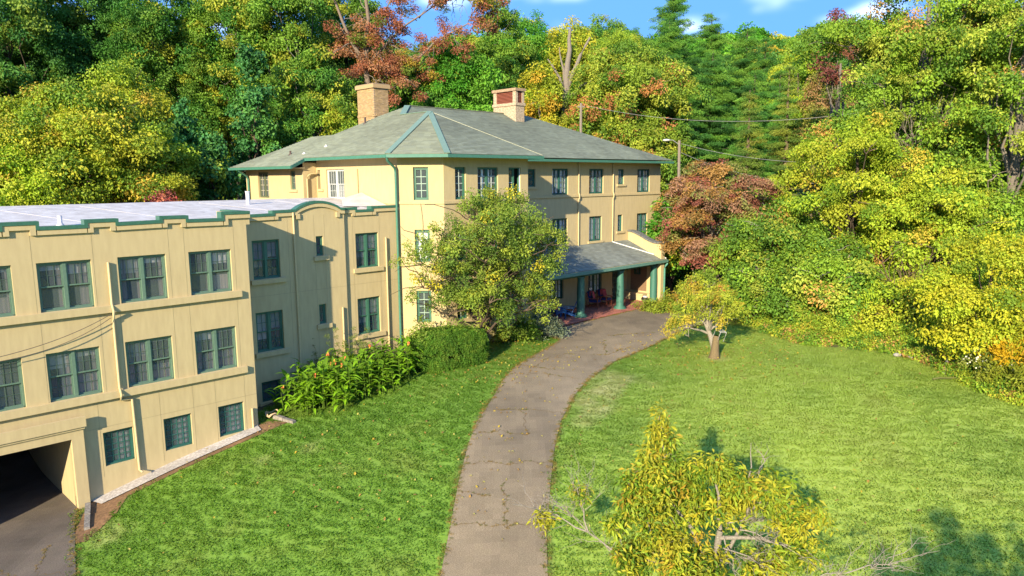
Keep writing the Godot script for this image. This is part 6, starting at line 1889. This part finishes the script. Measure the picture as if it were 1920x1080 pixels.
func fallen() -> void:
	rng.seed = 808
	var lf := leaf_blade(0.1, 0.06, 1.2, C(1, 1, 1))
	var xf := []
	var cols := []
	var pal := [C(0.5, 0.36, 0.04), C(0.42, 0.24, 0.06), C(0.3, 0.17, 0.06), C(0.5, 0.44, 0.1)]
	for q in [[4.6, -15.6, 3.2, 260], [-1.0, -34.8, 4.2, 420], [9.8, -35.0, 4.5, 420], [14.0, -44.5, 4.0, 300], [0.5, -28.0, 9.0, 350], [8.0, -28.0, 11.0, 250], [-8.0, -24.0, 6.0, 90]]:
		for i in q[3]:
			var a := R(0, TAU)
			var d: float = q[2] * sqrt(rng.randf())
			var x: float = q[0] + cos(a) * d
			var z: float = q[1] + sin(a) * d
			if uv_of(x, z).y > 27.3: continue
			xf.append(Transform3D((Basis(Vector3.UP, R(0, TAU)) * Basis(Vector3.RIGHT, R(-0.3, 1.0))).scaled(Vector3.ONE * R(0.7, 1.3)), on_ground(x, z, 0.05))); cols.append(pal[rng.randi() % 4])
	meta(scatter("fallen_leaves", lf, xf, cols), "scattered yellow and brown fallen leaves on lawn and drive", "leaves")

func _ready() -> void:
	var cam := Camera3D.new()
	cam.name = "camera"
	add_child(cam)
	var pitch := 0.152734
	var roll := -0.0063185
	var fwd := Vector3(0, -sin(pitch), -cos(pitch))
	var up := Vector3.RIGHT.cross(fwd)
	cam.transform = Transform3D(Basis(Vector3.RIGHT * cos(roll) + up * sin(roll), up * cos(roll) - Vector3.RIGHT * sin(roll), -fwd), Vector3(0, EYE, 0))
	cam.fov = 43.768
	cam.near = 0.1
	cam.far = 1500.0
	cam.current = true
	noise.seed = 5; noise.frequency = 0.01; noise.fractal_octaves = 4
	fine.seed = 8; fine.frequency = 0.02; fine.fractal_octaves = 3
	var sky := ProceduralSkyMaterial.new()
	sky.sky_top_color = Color(0.36, 0.58, 0.89)
	sky.sky_horizon_color = Color(0.4, 0.65, 0.93)
	sky.sky_curve = 0.14
	sky.ground_bottom_color = Color(0.2, 0.22, 0.14)
	sky.ground_horizon_color = Color(0.5, 0.6, 0.6)
	sky.sky_energy_multiplier = 0.82
	var im := Image.create(1024, 512, false, Image.FORMAT_RGBA8)
	var cn := FastNoiseLite.new()
	cn.seed = 21; cn.frequency = 0.9; cn.fractal_octaves = 5
	for y in 256:
		var el := PI * (0.5 - (y + 0.5) / 512.0)
		for x in 1024:
			var a := TAU * x / 1024.0
			var d := Vector3(cos(a) * cos(el), sin(el), sin(a) * cos(el))
			var f := cn.get_noise_3d(d.x * 3.2, d.y * 13.0, d.z * 3.2) + 0.25 * cn.get_noise_3d(d.x * 14, d.y * 40.0, d.z * 14)
			im.set_pixel(x, y, Color(1, 1, 1, 0.75 * smoothstep(0.18, 0.5, f)))
	sky.sky_cover = ImageTexture.create_from_image(im)
	sky.sky_cover_modulate = Color(1, 1, 1, 0.7)
	var we := WorldEnvironment.new()
	we.name = "world_environment"
	var env := Environment.new()
	env.background_mode = Environment.BG_SKY
	env.sky = Sky.new()
	env.sky.sky_material = sky
	env.ambient_light_source = Environment.AMBIENT_SOURCE_SKY
	env.tonemap_mode = Environment.TONE_MAPPER_LINEAR
	env.tonemap_exposure = 2.75
	env.sdfgi_enabled = true; env.ssao_enabled = true; env.ssil_enabled = true
	we.environment = env
	add_child(we)
	var sun := DirectionalLight3D.new()
	sun.name = "sun"
	add_child(sun)
	var el := deg_to_rad(21.0)
	sun.basis = Basis.looking_at(Vector3(0.39 * cos(el), -sin(el), -0.921 * cos(el)).normalized())
	sun.light_energy = 1.3
	sun.light_color = Color(1.0, 0.93, 0.8)
	sun.light_angular_distance = 0.5
	sun.shadow_enabled = true
	rng.seed = 2024
	TP = PackedVector3Array([Vector3(-15.16, -23.50, -0.01485248), Vector3(-14.43, -24.21, 0.00754061), Vector3(-12.77, -25.84, 0.00870822), Vector3(-10.87, -27.70, -0.01171618), Vector3(-10.23, -28.04, 0.01188056), Vector3(-11.56, -29.68, 0.00203718), Vector3(-8.34, -32.83, -0.00511230), Vector3(-5.49, -35.63, 0.00045559), Vector3(-3.29, -35.68, -0.00046673), Vector3(0.99, -39.73, -0.00182348), Vector3(4.00, -43.09, 0.00184883), Vector3(9.35, -47.63, 0.00077371), Vector3(14.69, -50.76, -0.00207576), Vector3(1.90, -45.24, -0.00144920), Vector3(-13.68, -42.58, 0.00164651), Vector3(-6.45, -58.06, -0.00051111), Vector3(-22.26, -34.18, 0.00935676), Vector3(-16.74, -21.39, 0.00655875), Vector3(-22.34, -27.11, -0.00755933), Vector3(-20.98, -21.44, 0.00451767), Vector3(-19.29, -27.29, -0.01204420), Vector3(5.40, -37.43, 0.00041405), Vector3(1.73, -32.72, -0.00148377), Vector3(0.51, -27.98, -0.00129200), Vector3(-0.04, -23.83, 0.00345927), Vector3(-0.37, -20.77, 0.00513234), Vector3(-0.48, -17.90, -0.00162939), Vector3(-7.59, -27.04, -0.00519418), Vector3(-9.49, -25.22, 0.00217377), Vector3(-2.99, -32.26, 0.00518285), Vector3(-8.00, -21.92, 0.00274960), Vector3(-11.08, -21.05, -0.00142555), Vector3(-5.38, -18.47, -0.00543514), Vector3(-13.43, -22.74, -0.00014818), Vector3(9.90, -34.35, 0.00008008), Vector3(14.45, -35.10, -0.00160471), Vector3(18.20, -32.14, 0.00168255), Vector3(20.20, -27.87, -0.00000621), Vector3(9.89, -23.54, 0.00123253), Vector3(13.09, -17.41, -0.00193727), Vector3(4.77, -17.67, -0.00432742), Vector3(8.95, -19.17, 0.00265172), Vector3(14.73, -44.25, 0.00048322), Vector3(0.00, -3.00, 0.00122062), Vector3(-15.00, -8.00, 0.00034345), Vector3(20.00, -5.00, -0.00074179), Vector3(55.00, -30.00, 0.00059813), Vector3(-35.00, -25.00, 0.00041576), Vector3(-42.52, -50.48, 0.00076732), Vector3(-28.71, -59.43, -0.00119335), Vector3(-13.11, -64.68, -0.00010624), Vector3(3.30, -65.92, 0.00021364), Vector3(19.50, -63.05, 0.00045302), Vector3(34.50, -56.27, -0.00007802), Vector3(47.35, -45.98, -0.00036428)])
	drive_poly = poly_of([-2.12, -13.0, -1.99, -18.08, -1.88, -20.11, -1.79, -22.25, -1.59, -24.9, -1.4, -26.41, -0.95, -28.34, -0.38, -31.14, 0.1, -32.82, 1.04, -34.74, 2.08, -36.67, 2.58, -37.93, 1.54, -39.37, 4.1, -41.9, 6.65, -44.2, 8.88, -46.65, 9.38, -44.31, 11.49, -46.07, 14.79, -47.78, 17.1, -48.19, 15.72, -44.21, 13.95, -42.33, 12.27, -42.06, 10.05, -40.17, 6.79, -35.73, 4.84, -33.42, 3.27, -30.66, 2.52, -28.71, 1.84, -26.27, 1.47, -24.13, 1.23, -22.12, 0.96, -19.51, 0.91, -17.83, 0.97, -13.0])
	soil_poly = poly_of([-14.9, -23.75, -12.77, -25.9, -10.9, -27.8, -10.1, -28.5, -9.2, -28.2, -10.0, -27.3, -12.0, -25.25, -13.5, -23.7, -13.3, -22.6, -13.4, -21.0, -13.9, -21.0, -14.6, -22.9])
	portal_poly = poly_of([-24.34, -25.15, -20.75, -29.1, -15.2, -23.65, -14.6, -22.4, -12.7, -19.3, -11.2, -15.5, -14.0, -12.0, -24.0, -14.0])
	thicket_poly = poly_of([13.84, -42.0, 14.25, -39.1, 15.07, -36.7, 17.29, -35.5, 19.25, -34.1, 19.7, -31.0, 19.7, -28.8, 20.4, -27.5, 23.0, -25.0, 28.0, -22.0, 60.0, -30.0, 60.0, -60.0, 14.0, -52.0])
	materials()
	prototypes()
	land()
	paving()
	house()
	wing()
	woods()
	odd_trees()
	near_plants()
	poles()
	furniture()
	lawn()
	fallen()
